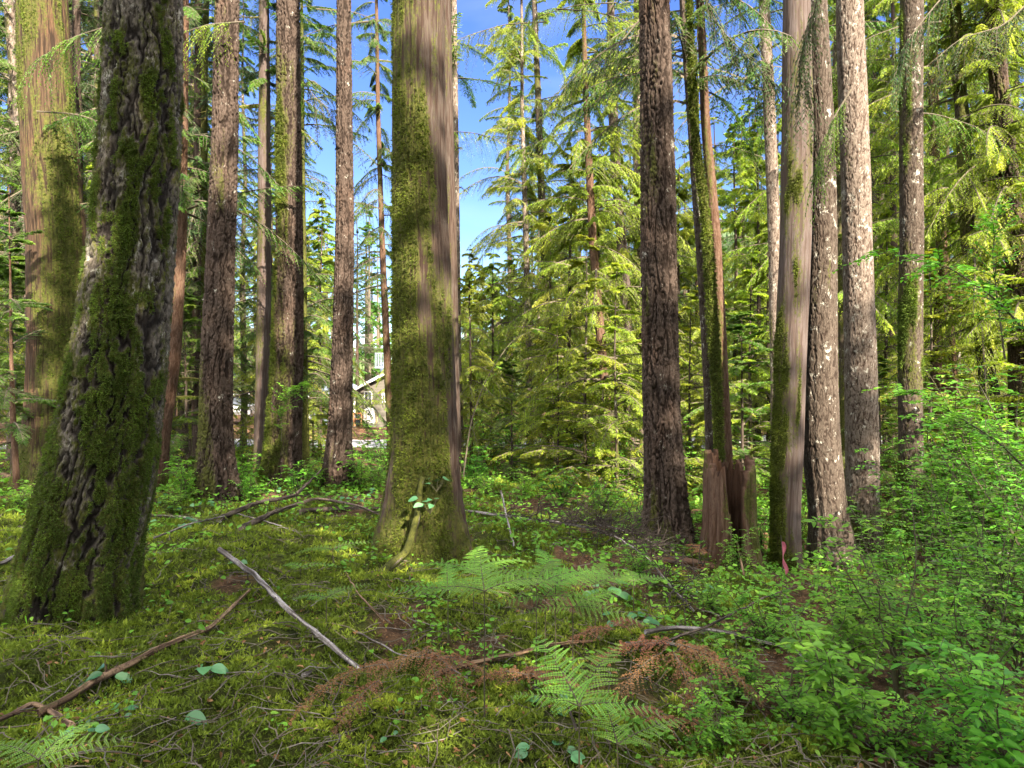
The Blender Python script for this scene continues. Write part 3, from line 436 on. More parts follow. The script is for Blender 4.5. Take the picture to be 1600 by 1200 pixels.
# ------------------------------------------------------------------ the trees of the photo
HIGHCROWN = []
MS = {'the thick cedar at the left edge': -.75, 'the big mossy fir': 4.3, 'the broad central cedar': 4.1, 'the third big fir from the left': 3.9, 'the smooth grey cedar': 3.5, 'the grey-green trunk': 3.7}
treeobj = {}
for ti, (nm, kind, bark, d, pts, moss, label, ref, cr_) in enumerate(TREES):
    a = np.array(pts, float); a = a[np.argsort(-a[:, 1])]
    X = (a[:, 0] - 800) / F * d; Z = CZ + (600 - a[:, 1]) / F * d; Rr = a[:, 2] / F * d / 2
    zb = float(g(X[0], d)); zb = min(zb, Z[0] + .3)
    slope = (X[-1] - X[-3]) / (Z[-1] - Z[-3]) if len(X) > 3 else 0
    topvis = CZ + 600 / F * d
    partial = a[-1, 1] > 250
    H = Z[-1] + 2.5 if (cr_ == 'young') else max(topvis * 1.15, 12 + 7 * random.random()) if Rr[0] > .2 else max(topvis * 1.1 + 1, 11 + 4 * random.random())
    zv = np.arange(zb - .35, min(topvis * 1.03 + .2, H), max(.013, d / 1100 * 1.25) if d < 14 else .04)
    zu = np.arange(zv[-1] + .12, H, .25)
    z = np.concatenate([zv, zu])
    Zk = np.concatenate([[zb - .4], Z, [H]]) if H > Z[-1] + .2 else np.concatenate([[zb - .4], Z])
    Xe = [X[0] - (X[1] - X[0]) / (Z[1] - Z[0]) * (Z[0] - zb + .4) * .3]
    Xk = np.concatenate([Xe, X, [X[-1] + slope * (H - Z[-1]) * .5]]) if H > Z[-1] + .2 else np.concatenate([Xe, X])
    rt = Rr[-1] * (.35 if cr_ != 'young' else .15)
    Rk = np.concatenate([[Rr[0] * 1.12], Rr, [rt]]) if H > Z[-1] + .2 else np.concatenate([[Rr[0] * 1.12], Rr])
    zf = np.linspace(Zk[0], Zk[-1], 500); ker = np.hanning(31); ker /= ker.sum()
    def smo(v):
        f_ = np.interp(zf, Zk, v); fp = np.pad(f_, 15, mode='reflect', reflect_type='odd'); return np.convolve(fp, ker, 'valid')
    xs, rs = smo(Xk), np.maximum(smo(Rk), .008)
    cx = np.interp(z, zf, xs) + .006 * noise(z * .9, ti, 0, ti); r = np.interp(z, zf, rs); cyy = d + .03 * noise(z * .35, ti, 5, ti + 40)
    n = int(np.clip(2 * np.pi * Rr[0] / (d / 1100 * 1.15), 24, 330))
    loc = (float(X[0]), d, zb)
    root = empty(nm, loc, label, 'tree'); treeobj[ref] = root
    mb = MB(); V, ms, NV = trunk_geo(mb, z, cx, cyy, r, zb, bark, moss, 50 + ti * 7, n, flare=.5 if Rr[0] > .25 else .1, mside=MS.get(ref, 4.0))
    mb.build('trunk', M[bark], root, loc, smooth=True)
    # moss cushions standing off the bark
    if moss > .35 and d < 13:
        fac = np.sum((np.array([0, 0, CZ]) - V) * NV, 1) > -.2
        ok = np.where((ms > .62) & (V[:, 2] < topvis + .3) & fac)[0]
        cnt = int(min(len(ok), {'fir_mossy': 26000}.get(bark, 9000 if d < 9 else 4500) * (1.0)))
        if cnt > 50:
            sel = rng.choice(ok, cnt, replace=False); mm = MB()
            sz = (.016 if d < 6 else .015 + .0012 * d) * rng.uniform(.6, 1.3, cnt) * (.6 + .6 * np.clip(ms[sel], 0, 1.2))
            tufts(mm, V[sel], NV[sel], sz, 5, np.clip((.08 if bark == 'fir_mossy' else .14) + .25 * fbm(V[sel][:, 0] * 6, V[sel][:, 1] * 6, V[sel][:, 2] * 4, 77, 2) + .10 * (ms[sel] - .8), 0, 1), up=-.35)
            mm.build('moss', M['moss'], root, loc)
    axf = lambda h: (np.interp(h, zf, xs), np.full(np.shape(h), float(d)))
    def dead(n_, lo, hi, Lr, mat='mossytwig', each=False):
        for _ in range(n_):
            h = random.uniform(lo, hi); x, y = axf(h); az_ = random.uniform(0, 6.283); L_ = random.uniform(*Lr); s_ = np.linspace(0, 1, 8)
            zz = L_ * (random.uniform(-.1, .25) * s_ - random.uniform(.2, .6) * s_**2)
            P = np.stack([x + math.cos(az_) * L_ * s_, y + math.sin(az_) * L_ * s_ + .1 * L_ * np.sin(s_ * 4), h + zz], -1)[None]
            b_ = MB(); tubes(b_, P, (.012 + .01 * random.random()) * (1.15 - s_)[None], 6, 0)
            k_ = 14; ii = rng.integers(1, 8, k_); Q_ = P[0][ii]; e = Q_ + rvec(k_, .12) * L_ + np.array([0, 0, -.08])
            tubes(b_, np.stack([Q_, (Q_ + e) / 2 + rvec(k_, .02), e], 1), np.tile([[.005, .003, .0015]], (k_, 1)), 4, 0)
            if random.random() < .7 and mat == 'mossytwig':
                kk = 160; w_ = rng.uniform(0, 1, kk); pp = np.stack([np.interp(w_, s_, P[0][:, q_]) for q_ in range(3)], -1)
                tufts(b_, pp, np.tile([[0, 0, -1.]], (kk, 1)), .05, 4, np.full(kk, .3), up=-.5, mat=1)
            b_.build('branch', [M[mat], M['moss']], root, loc)
    hv = topvis
    if cr_ is None:
        if Rr[0] > .12: HIGHCROWN.append((root, axf, H))
    else:
        mb = MB(); fm = 'needle'
        if cr_ == 'gap': crown(mb, axf, CZ + 130 / F * d, H, 70, 1.9, 34, 16, .065, .02, .5, .85, vbase=.4); 
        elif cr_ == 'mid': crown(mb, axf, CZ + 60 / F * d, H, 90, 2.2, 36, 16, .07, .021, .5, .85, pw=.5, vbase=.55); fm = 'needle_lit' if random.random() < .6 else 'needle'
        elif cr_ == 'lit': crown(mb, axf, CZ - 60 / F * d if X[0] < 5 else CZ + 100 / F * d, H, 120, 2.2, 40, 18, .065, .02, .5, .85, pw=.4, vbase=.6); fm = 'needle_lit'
        elif cr_ == 'low': crown(mb, axf, CZ - 40 / F * d, H, 80, 2.1, 36, 16, .07, .021, .4, .6, pw=.5, vbase=.4)
        elif cr_ == 'high': crown(mb, axf, CZ + 250 / F * d, H, 70, 1.9, 34, 16, .065, .02, .4, .6, pw=.4, vbase=.45)
        elif cr_ == 'top': crown(mb, axf, CZ + 430 / F * d, H + 3, 60, 1.8, 36, 18, .055, .017, .5, .8, pw=.4, vbase=.35)
        elif cr_ == 'young': crown(mb, axf, zb + .8, H, 36, 1.0, 26, 14, .05, .016, .25, .2, vbase=.45)
        elif cr_ in ('stubs', 'stubs2'): crown(mb, axf, CZ + 470 / F * d, H, 22, 1.5, 30, 14, .075, .022, .4, .4, pw=.4, vbase=.45)
        mb.build('crown', [M[fm], M['twig']], root, loc)
    if cr_ == 'stubs': dead(16, CZ + 60 / F * d, hv, (.5, 1.3))
    if cr_ == 'stubs2': dead(5, CZ + 250 / F * d, hv, (.4, .8))
    if cr_ in ('gap', 'mid', 'lit'): dead(6, CZ + 100 / F * d, hv, (.5, 1.2))
    if ref == 'the slim red-brown trunk': dead(6, CZ - 50 / F * d, CZ + 350 / F * d, (.5, 1.1))

# high crowns of the big trunks, above the frame
def high_crown_mesh(seed):
    mb = MB(); crown(mb, lambda h: (0 * h, 0 * h), -1.5, 6.5, 26, 1.7, 18, 8, .14, .05, .4, .35, pw=.6, vbase=.4)
    return mb
hc = [high_crown_mesh(s_).build('crown', [M['needle'], M['twig']]) for s_ in range(2)]
for k_, (root, axf, H) in enumerate(HIGHCROWN):
    o = hc[k_ % 2] if k_ < 2 else hc[k_ % 2].copy()
    if k_ >= 2: C.objects.link(o)
    x, y = axf(H); o.parent = root; o.location = (float(x) - root.location.x, 0, H - root.location.z - 1.0)
    o.rotation_euler.z = k_ * 1.3

# ------------------------------------------------------------------ describing a plant by its neighbours
REFS = [(r_, o.location.copy()) for r_, o in treeobj.items()]
USED = set()
def where(base, x, y):
    near = sorted(REFS, key=lambda t: math.hypot(t[1].x / max(t[1].y, 1) - x / max(y, 1), .05 * (t[1].y - y) / 4))
    for a_, b_ in ((0, None), (0, 1), (1, None), (0, 2), (1, 2), (2, None), (3, None), (0, 3), (1, 3), (2, 3), (4, None), (0, 4), (1, 4), (5, None), (2, 4), (3, 4)):
        ra, la = near[a_]
        dx = x - la.x * y / max(la.y, 1)
        if b_ is None:
            rel = ('just behind' if y > la.y + 1 else 'in front of') if abs(dx) < .4 else ('left of' if dx < 0 else 'right of')
            if abs(dx) >= .4 and y > la.y + 6: rel = 'behind and ' + rel
            s_ = f'{base} {rel} {ra}'
        else: s_ = f'{base} between {ra} and {near[b_][0]}'
        if s_ not in USED and len(s_.replace('-', ' ').split()) <= 16: USED.add(s_); return s_
    return s_

# ------------------------------------------------------------------ library conifers for the wood behind
def lib_tree(name, H, h0, n, L0, fm, leaf=.09, lw=.027, M_=32, Q=13, r0=.16, droop=.45, hang=.75, vbase=.5, bark='hemlock', loc=(0, 0, 0)):
    root = empty(name, loc)
    z = np.arange(-.4, H, .3); r = r0 * (1.02 - (z + .4) / (H + .5))**.8
    mb = MB(); sd_ = int(H * 10) + n; trunk_geo(mb, z, .12 * noise(z * .2, sd_, 0, sd_), .12 * noise(z * .2, sd_, 9, sd_), r, 0, bark, .3, sd_, 16)
    mb.build('trunk', M[bark], root, smooth=True)
    mb = MB(); crown(mb, lambda h: (0 * h, 0 * h), h0, H, n, L0, M_, Q, leaf, lw, droop, hang, vbase=vbase, low=.8)
    mb.build('crown', [M[fm], M['twig']], root); return root
LIB = {
 'tallA': lib_tree('hemlock_tree', 22, 3.0, 120, 3.0, 'needle', vbase=.5),
 'tallB': lib_tree('cedar_tree', 20, 2.0, 120, 2.8, 'needle_lit', vbase=.55, hang=.7, bark='cedar'),
 'tallC': lib_tree('fir_tree', 24, 6.0, 105, 3.2, 'needle_dark', vbase=.5, bark='fir', r0=.22),
 'midA': lib_tree('hemlock_tree', 9, .6, 85, 2.2, 'needle_lit', .07, .022, 34, 16, .08, .45, .75, .65),
 'midB': lib_tree('cedar_tree', 8, .4, 80, 2.0, 'needle_lit', .075, .022, 34, 16, .08, .5, .95, .7, 'cedar'),
 'youngA': lib_tree('young_hemlock', 4.5, .2, 60, 1.5, 'needle_lit', .065, .022, 28, 14, .04, .3, .3, .6),
 'youngB': lib_tree('young_hemlock', 3.5, .2, 50, 1.4, 'needle', .06, .02, 28, 14, .035, .25, .2, .55),
}
first = {k_: True for k_ in LIB}
DESC = {'tallA': 'tall green hemlock', 'tallB': 'tall yellow-green cedar', 'tallC': 'tall dark fir', 'midA': 'bushy lit hemlock', 'midB': 'drooping sunlit cedar', 'youngA': 'bright young hemlock', 'youngB': 'small green hemlock'}
def put(key, x, y, sc, label=None, group='conifers in the wood behind'):
    o = LIB[key]
    if not first[key]: o = copy_tree(o)
    first[key] = False
    o.location = (x, y, g(x, y) - .05); o.rotation_euler.z = random.uniform(0, 6.28); o.scale = (sc, sc, sc)
    tag(o, label or where(DESC[key], x, y), 'tree', group); return o
def cap(px):
    return float(np.interp(px, [-400, 440, 470, 620, 640, 800, 830, 980, 1040, 1240, 1260, 2000], [-400, -300, 340, 300, 430, 415, 260, 200, 170, 150, -100, -300]))
HT = {'tallA': 22, 'tallB': 20, 'tallC': 24, 'midA': 9, 'midB': 8}
back = []
SHADE = math.tan(R(SUN_EL)) / math.cos(R(SUN_AZ))
for px in range(-260, 1900, 37):
    for row, (dlo, dhi) in enumerate(((19, 28), (30, 44), (46, 62))):
        if random.random() < (.30 if row == 0 else .12): continue
        p_ = px + random.uniform(-18, 18); d_ = random.uniform(dlo, dhi); x_ = (p_ - 800) / F * d_
        if 40 < d_ and 470 < p_ < 700 and d_ < 56: continue            # the house stands here
        if 340 < p_ < 700 and row < 2 and random.random() < .8: continue       # the open yard before the house
        hmax = CZ + (600 - cap(p_)) / F * d_ + 1.2
        key = random.choice(['tallA', 'tallB', 'tallC', 'tallB'] if hmax > 14 else ['midA', 'midB'])
        if p_ < 420 and hmax > 14: key = random.choice(['tallA', 'tallC', 'tallA', 'tallB'])
        sc = min(hmax / HT[key], random.uniform(.8, 1.15))
        if sc < .35: continue
        back.append((key, x_, d_, sc))
for b_ in back: put(*b_)
for px, d_, key, sc in ((735, 17, 'midA', .62), (770, 19, 'midB', .75), (800, 24, 'midA', .8), (860, 18, 'midB', .9), (890, 16, 'midA', .85), (915, 13.5, 'youngA', 1.1), (870, 14, 'youngA', .75), (800, 15, 'youngB', .8), (935, 17, 'midB', 1.0),
                        (965, 13, 'youngA', .95), (1080, 14, 'youngA', .9), (1110, 17, 'midA', .7), (1160, 13.5, 'youngB', 1.1), (1175, 16, 'youngA', 1.2), (1200, 20, 'midB', .9), (1150, 22, 'midA', 1.2), (1385, 16, 'midA', .7), (1440, 18, 'midB', .9),
                        (1450, 13, 'youngA', 1.0), (1500, 17, 'midA', .9), (1540, 19, 'midB', 1.0), (1375, 13, 'youngB', .8), (1590, 15, 'youngA', 1.3), (1640, 12, 'youngA', 1.4), (500, 24, 'midA', .75), (490, 17, 'youngA', .7), (575, 17, 'youngB', .4),
                        (425, 20, 'midB', .85), (300, 17, 'midA', .8), (290, 14, 'youngB', 1.1), (150, 15, 'midA', .8), (120, 14.5, 'tallC', .7), (150, 17, 'tallA', .8), (310, 15, 'tallC', .7), (500, 21, 'midA', .9), (795, 27, 'tallA', .85), (745, 33, 'midA', .9), (110, 19, 'tallA', .8), (160, 21, 'tallC', .9), (285, 19, 'tallA', .85), (300, 23, 'tallB', .9), (140, 26, 'tallB', 1.0), (20, 18, 'tallA', .9), (-10, 22, 'tallB', .9), (1395, 20, 'tallB', .85), (1460, 22, 'tallA', .9), (1540, 21, 'tallB', .9), (1180, 24, 'tallA', .6), (1090, 24, 'tallB', .75), (20, 13, 'youngB', 1.25), (-40, 14, 'midA', .7), (1000, 18, 'midA', .9), (1060, 20, 'midB', 1.1)):
    put(key, (px - 800) / F * d_, d_, sc)
# trees behind the viewpoint; their crowns keep the clearing in shade
k_ = 0
for y0 in (-4.6, -7.5, -10.5, -14, -18.5, -24):
    x0 = -8.5 + .51 * (-y0)
    while x0 < 15 + .51 * (-y0):
        x_, y_ = x0 + random.uniform(-.7, .7), y0 + random.uniform(-.9, .9); k_ += 1
        x0 += 1.8 if y0 > -12 else 3.0
        if math.hypot(x_, y_) < 3.6: continue
        xt = x_ - .51 * (15 - y_); hh = min(SHADE * ((12.0 if -2.0 < xt < 4.5 else 18.5 if xt <= -2.0 else 15.5) - y_) * random.uniform(.9, 1.06), 27)
        key = 'tallC' if k_ % 3 == 1 else 'tallA'
        put(key, x_, y_, hh / HT[key], 'conifer of the wood on the near side of the clearing, behind the viewpoint', 'conifers behind the viewpoint')

# ------------------------------------------------------------------ the far wood: one mass
mb = MB()
for _ in range(150):
    d_ = random.uniform(66, 120); px = random.uniform(-300, 1900); x_ = (px - 800) / F * d_
    hm = min(CZ + (600 - cap(px)) / F * d_ + 1, random.uniform(16, 30)); zb = -1.6
    H = max(hm, 5)
    crown(mb, lambda h: (0 * h + x_, 0 * h + d_), zb + H * .12, zb + H, 34, H * .16, 14, 5, .5, .2, .4, .4, vbase=random.uniform(.3, .7))
    tubes(mb, np.array([[[x_, d_, zb - .5], [x_, d_, zb + H * .5], [x_, d_, zb + H]]]), np.array([[.3, .2, .03]]), 6, 1)
tag(mb.build('far_forest', [M['needle'], M['twig']]), 'distant conifers closing the view behind the road', 'forest', kind='stuff')
mb = MB()
for _ in range(2600):
    x_ = random.uniform(-480, 680); v_ = random.uniform(0.02, 1); i_ = int(v_ * 49); j_ = int((x_ + 500) / 1200 * 239)
    z_ = HZ[i_, j_]; y_ = HY[i_, j_]; h_ = random.uniform(9, 17); r_ = h_ * .2
    n_ = 7; th = np.arange(n_) / n_ * 6.283 + random.random(); V = [(x_, y_, z_ + h_)]; tr = []
    for t_ in range(3):
        zz = z_ + h_ * (.62 - .27 * t_); rr = r_ * (.45 + .3 * t_); k0 = len(V)
        V += [(x_ + math.cos(a_) * rr * random.uniform(.6, 1.3), y_ + math.sin(a_) * rr, zz + random.uniform(-1, 1)) for a_ in th]; V.append((x_, y_, zz + h_ * .36))
        tr += [(k0 + n_, k0 + q_, k0 + (q_ + 1) % n_) for q_ in range(n_)]
    mb.add(np.array(V), tris=tr, var=random.random())
tag(mb.build('hill_forest', M['needle_dark']), 'conifer wood covering the hillside far behind', 'forest', kind='stuff')

# ------------------------------------------------------------------ moss carpet and ground cover (nobody could count it)
n = 120000
ang = rng.uniform(-.78, .78, n); rr = 1.45 * (15 / 1.45)**rng.uniform(0, 1, n)
x, y = np.sin(ang) * rr, np.cos(ang) * rr
mk = fbm(x * .8, y * .8, 5, 21, 3) + .45 - .25 * x * (y < 9) - .05 * np.maximum(y - 5, 0) + .25 * fbm(x * 4, y * 4, 2, 22, 2)
keep = mk > .12 + .5 * noise(x * 2.3, y * 2.3, 4, 23) + rng.normal(0, .12, n); x, y, rr = x[keep], y[keep], rr[keep]
e = .02; z0 = gz(x, y); nx = -(gz(x + e, y) - z0) / e; ny = -(gz(x, y + e) - z0) / e
NV = unit(np.stack([nx, ny, 0 * nx + 1], -1))
mb = MB(); v = np.clip(.42 + .45 * fbm(x * 2.2, y * 2.2, 0, 61, 3) + .30 * noise(x * 11, y * 11, 0, 19), .05, 1)
bump = .02 * (1 + fbm(x * 9, y * 9, 0, 62, 2))
tufts(mb, np.stack([x, y, z0 + bump * .6], -1), NV, .019 * (rr / 2.5)**.7 * rng.uniform(.5, 1.5, len(x)), 7, v, up=.12, wfac=.28)
tag(mb.build('moss', M['moss']), 'feathery yellow-green moss carpeting the clearing floor', 'moss', kind='stuff')
# leafy ground cover
n = 60000
ang = rng.uniform(-.8, .8, n); rr = 2.2 * (30 / 2.2)**rng.uniform(0, 1, n)**.9
x, y = np.sin(ang) * rr, np.cos(ang) * rr
mk = .10 + fbm(x * 1.1, y * 1.1, 3, 91, 3) + .30 * np.clip(x, -.9, 2.5) * (y < 9) + .10 * (y - 5.5) - .2
keep = (mk > rng.normal(.1, .2, n)) & ~((y > 27) & (x < 2)); x, y, rr = x[keep], y[keep], rr[keep]; n = len(x)
cx_, cy2 = [], []
for t_, o_ in treeobj.items():
    if o_.location.y < 16:
        m_ = 170; a_ = rng.uniform(0, 6.28, m_); q_ = (.16 if o_.location.y > 8.5 else .3) + rng.exponential(.16, m_); cx_.append(o_.location.x + np.cos(a_) * q_); cy2.append(o_.location.y + np.sin(a_) * q_)
x = np.concatenate([x] + cx_); y = np.concatenate([y] + cy2); rr = np.hypot(x, y); n = len(x)
hgt = (.03 + .16 * np.abs(noise(x * 3, y * 3, 0, 95)) * rng.uniform(.2, 1.3, n)) * np.clip(rr / 5, .6, 1.9)
B = np.stack([x, y, gz(x, y) + hgt], -1); D = unit(rvec(n) * np.array([1, 1, .35])); NV = unit(rvec(n, .35) + np.array([0, -.15, 1]))
L = .026 * (rr / 3.5)**.6 * rng.uniform(.4, 1.8, n)
mb = MB(); leaves6(mb, B, D, NV, L, L * .7, np.clip(.5 + .35 * fbm(x * 2, y * 2, 1, 97, 2) + rng.normal(0, .15, n), 0, 1))
k_ = n // 3; bs = B[:k_].copy(); bs[:, 2] -= hgt[:k_]
tubes(mb, np.stack([bs, (bs + B[:k_]) / 2 + rvec(k_, .006), B[:k_]], 1), np.tile([[.0016, .0014, .001]], (k_, 1)), 3, 1)
tag(mb.build('ground_cover', [M['leaf'], M['stem']]), 'low leafy undergrowth spreading over the forest floor', 'undergrowth', kind='stuff')
# fine twigs and brown litter
n = 4500; ang = rng.uniform(-.75, .75, n); rr = 1.6 * (16 / 1.6)**rng.uniform(0, 1, n); x, y = np.sin(ang) * rr, np.cos(ang) * rr
az = rng.uniform(0, 6.28, n); L = rng.uniform(.05, .42, n); t_ = np.linspace(-.5, .5, 5)
PX = x[:, None] + np.cos(az)[:, None] * L[:, None] * t_ + .04 * L[:, None] * rng.normal(size=(n, 5)); PY = y[:, None] + np.sin(az)[:, None] * L[:, None] * t_ + .04 * L[:, None] * rng.normal(size=(n, 5))
PZ = gz(PX, PY) + .02 + rng.uniform(0, .03, (n, 1)) + rng.uniform(-.12, .16, (n, 1)) * L[:, None] * t_
mb = MB(); r_ = rng.uniform(.0012, .0035, (n, 1)) * (rr[:, None] / 3)**.4 * np.array([[1, 1, .9, .7, .4]])
sel = rng.random(n) < .8
tubes(mb, np.stack([PX, PY, PZ], -1)[sel], r_[sel], 4, 0); tubes(mb, np.stack([PX, PY, PZ], -1)[~sel], r_[~sel], 4, 1)
n = 4500; ang = rng.uniform(-.75, .75, n); rr = 1.6 * (12 / 1.6)**rng.uniform(0, 1, n); x, y = np.sin(ang) * rr, np.cos(ang) * rr
leaves6(mb, np.stack([x, y, gz(x, y) + .025], -1), unit(rvec(n) * [1, 1, .3]), unit(rvec(n, .5) + [0, 0, 1]), rng.uniform(.01, .05, n), rng.uniform(.006, .03, n), rng.uniform(0, 1, n), 2, fold=.6)
tag(mb.build('twig_litter', [M['twig'], M['greytwig'], M['brown']]), 'scattered dry twigs and brown leaves lying on the moss', 'litter', kind='stuff')

# ------------------------------------------------------------------ fallen branches
def polyline(pts, n=40, lift=.02, wob=.02):
    W_ = np.array(pts) if isinstance(pts, np.ndarray) else np.array([gp(px, py, l if len(p_) > 2 else lift) for p_ in pts for px, py, l in [(p_[0], p_[1], p_[2] if len(p_) > 2 else lift)]])
    s_ = np.concatenate([[0], np.cumsum(np.linalg.norm(np.diff(W_, axis=0), axis=1))]); t_ = np.linspace(0, s_[-1], n)
    P = np.stack([np.interp(t_, s_, W_[:, k_]) for k_ in range(3)], -1)
    if n > 8:
        ker = np.hanning(7); ker /= ker.sum(); P = np.stack([np.convolve(np.pad(P[:, k_], 3, mode='reflect', reflect_type='odd'), ker, 'valid') for k_ in range(3)], -1)
    return P + np.stack([noise(t_ * 5, i_, 0, int(abs(pts[0][0]))) for i_ in range(3)], -1) * wob * .5, t_
def stick(pts, r0, r1, label, mat='greytwig', lift=.05, twigs=0, tl=.25, tr=.0015, name='fallen_branch', cat='branch', group='branches lying in the clearing', wob=.02, mossy=0):
    P, t_ = polyline(pts, 48, lift, wob); loc = P[0].copy()
    mb = MB(); rad = np.linspace(r0, r1, 48) * (1 + .18 * noise(t_ * 14, 3, 1, int(r0 * 9999)))
    n_ = 12; T = unit(np.gradient(P, axis=0)); A = unit(np.cross(T, [0, 0, 1.])); Bv = np.cross(A, T); th = np.arange(n_) / n_ * 6.2832
    Z_ = rad[:, None] * (1 + .22 * noise(np.cos(th)[None] * 2.4, np.sin(th)[None] * 2.4, t_[:, None] * 7, 8))
    V = P[:, None] + Z_[..., None] * (A[:, None] * np.cos(th)[:, None] + Bv[:, None] * np.sin(th)[:, None])
    i_, j_ = np.meshgrid(np.arange(47), np.arange(n_), indexing='ij'); j2 = (j_ + 1) % n_
    fur = sstep(-.3, .3, noise(np.cos(th)[None] * 5, np.sin(th)[None] * 5, t_[:, None] * 3, 5))
    ms = np.clip(mossy * (.5 + .6 * fbm(t_[:, None] * 4, np.sin(th)[None] * 1.5, 0, 15, 2)) + .2 * np.sin(th)[None] * mossy, 0, 1.2)
    mb.add(V, np.stack([i_ * n_ + j_, i_ * n_ + j2, (i_ + 1) * n_ + j2, (i_ + 1) * n_ + j_], -1).reshape(-1, 4), furrow=fur.ravel(), moss=ms.ravel())
    for e_ in (0, 47): mb.add(np.concatenate([V[e_], P[e_:e_ + 1]]), tris=[(q_, (q_ + 1) % n_, n_) for q_ in range(n_)], furrow=np.ones(n_ + 1))
    if twigs:
        ii = rng.integers(6, 47, twigs); b_ = P[ii]; D = unit(T[ii] * .8 + rvec(twigs, .6) * [1, 1, .55] + [0, 0, .05 if twigs < 50 else .28]); L_ = tl * rng.uniform(.3, 1.1, twigs)[:, None]; s_ = np.linspace(0, 1, 6)
        Q = b_[:, None] + D[:, None] * (L_ * s_)[..., None] + rng.normal(0, .012, (twigs, 6, 3)) * s_[:, None]; Q[..., 2] = np.maximum(Q[..., 2] - .15 * (L_ * s_**2), gz(Q[..., 0], Q[..., 1]) + (.01 if twigs < 50 else .06))
        tubes(mb, Q, np.clip(rad[ii][:, None] * .35, tr, .006) * (1.1 - s_), 5, 0)
        m2 = twigs * 3; kk = rng.integers(0, twigs, m2); pp = Q[kk, rng.integers(1, 5, m2)]; D2 = unit(D[kk] + rvec(m2, .6)); L2 = tl * .35 * rng.uniform(.3, 1, m2)[:, None]
        s3 = np.linspace(0, 1, 3); tubes(mb, pp[:, None] + D2[:, None] * (L2 * s3)[..., None], np.tile([[tr * .8 + .0006, tr * .7 + .0004, .0008]], (m2, 1)), 3, 0)
    return tag(mb.build(name, M[mat], None, loc, smooth=True), label, cat, group)
M['deadwood'] = barkmat('weathered dead wood', (.16, .14, .13), (.33, .31, .31), (.05, .04, .035), zs=.9, fine=90, bump=.4)
M['deadbrown'] = barkmat('brown dead wood', (.16, .10, .06), (.28, .19, .12), (.05, .03, .02), zs=.9, fine=70, bump=.4)
M['darkwood'] = barkmat('dark dead branch', (.07, .05, .04), (.15, .12, .10), (.02, .015, .012), zs=.9, fine=70, bump=.4)
stick([(343, 888, .16), (400, 925, .12), (450, 975, .09), (510, 1018, .05), (562, 1056, .03)], .022, .015, 'straight grey weathered stick slanting across the moss, left of the ferns', 'deadwood', twigs=2)
stick([(60, 1132), (120, 1098), (185, 1060), (260, 1022), (330, 995), (390, 932)], .020, .010, 'long brown branch under the broad leaves at lower left', 'deadbrown', twigs=5, mossy=.5)
stick([(-20, 1152), (50, 1120), (78, 1130), (112, 1152)], .011, .015, 'short crooked brown branch in the lower left corner', 'deadbrown', twigs=3)
stick([(343, 818, .05), (400, 800, .12), (460, 793, .14), (505, 760, .3)], 0.034, .012, 'dark branch rising to a pale tip, in the heap left of the central cedar', 'darkwood', twigs=16, tl=.5, tr=.003)
stick([(378, 832, .04), (430, 812, .1), (495, 798, .16), (560, 805, .12), (600, 815, .06)], 0.037, .011, 'dark bowed branch, lower one of the heap left of the central cedar', 'darkwood', twigs=18, tl=.5, tr=.003)
stick([(470, 806), (520, 802), (600, 802)], 0.041, .020, 'thick dark broken branch ending against the foot of the central cedar', 'darkwood', mossy=.3)
stick([(230, 812), (290, 815), (345, 822)], .020, .016, 'mossy grey log piece reaching from the big mossy fir towards the branch heap', 'deadwood', mossy=.8)
stick([(722, 803, .05), (790, 815, .06), (850, 828, .10), (905, 840, .14), (960, 856, .12), (1010, 885, .08), (1050, 925, .03), (1085, 960, .02)], .022, .007, 'long grey-brown branch with a spray of bare twigs, lying right of the central cedar', 'deadwood', twigs=110, tl=.75, tr=.0048)
stick([(880, 832, .15), (950, 850, .18), (1000, 860, .16), (1040, 880, .1)], .010, .005, 'thinner bare twiggy branch crossing the long grey-brown one', 'deadwood', twigs=100, tl=.7, tr=.0044)
stick([(783, 795, .25), (792, 825, .12), (803, 860, .03)], .013, .010, 'short pale stick propped upright over the long grey-brown branch', 'deadwood')
stick([(680, 1070), (735, 1052), (800, 1040), (860, 1025), (925, 1015)], .016, .010, 'brown peeling branch behind the fern stalks at lower centre', 'deadbrown', twigs=4, mossy=.2)
stick([(1008, 1006, .07), (1060, 1000, .07), (1130, 1001, .06), (1190, 1014, .04), (1250, 1024, .03)], .016, .008, 'smooth silver-grey branch bowed over the leaves, right of the brown fronds', 'deadwood', twigs=4)
stick([(978, 1018), (1040, 1022), (1090, 1030)], .013, .009, 'short pale grey stick just below the bowed silver branch', 'deadwood')
stick([(1132, 815, .35), (1148, 860, .2), (1162, 905, .05)], .012, .012, 'thin straw-coloured stick leaning against the hollow stump', 'deadbrown')
stick([(474, 1064, .02), (506, 1048, .02)], .014, .011, 'stubby grey piece of branch on the moss near the straight grey stick', 'deadwood')
stick([(560, 1000), (620, 1035), (690, 1050), (730, 1075)], .006, .003, 'thin pale curving twig on the moss just left of the tall fern stalk', 'deadwood', twigs=8, tl=.3, tr=.002)
stick([(600, 980, .04), (560, 940, .05), (540, 900, .03)], .007, .004, 'thin curved twig under the frond pair, left of the central ferns', 'deadbrown', twigs=5)
stick([(240, 850), (300, 830, .08), (370, 815, .1), (440, 830)], .010, .005, 'thin mossy twig arching over the moss right of the big mossy fir', 'deadwood', twigs=12, tl=.35, tr=.002, mossy=.4)
stick([(900, 1160), (880, 1100, .05), (1000, 1090, .12), (1090, 1120, .05)], .006, .003, 'dark wiry twig looping behind the bright bottom fern', 'darkwood', twigs=10, tl=.3, tr=.002)
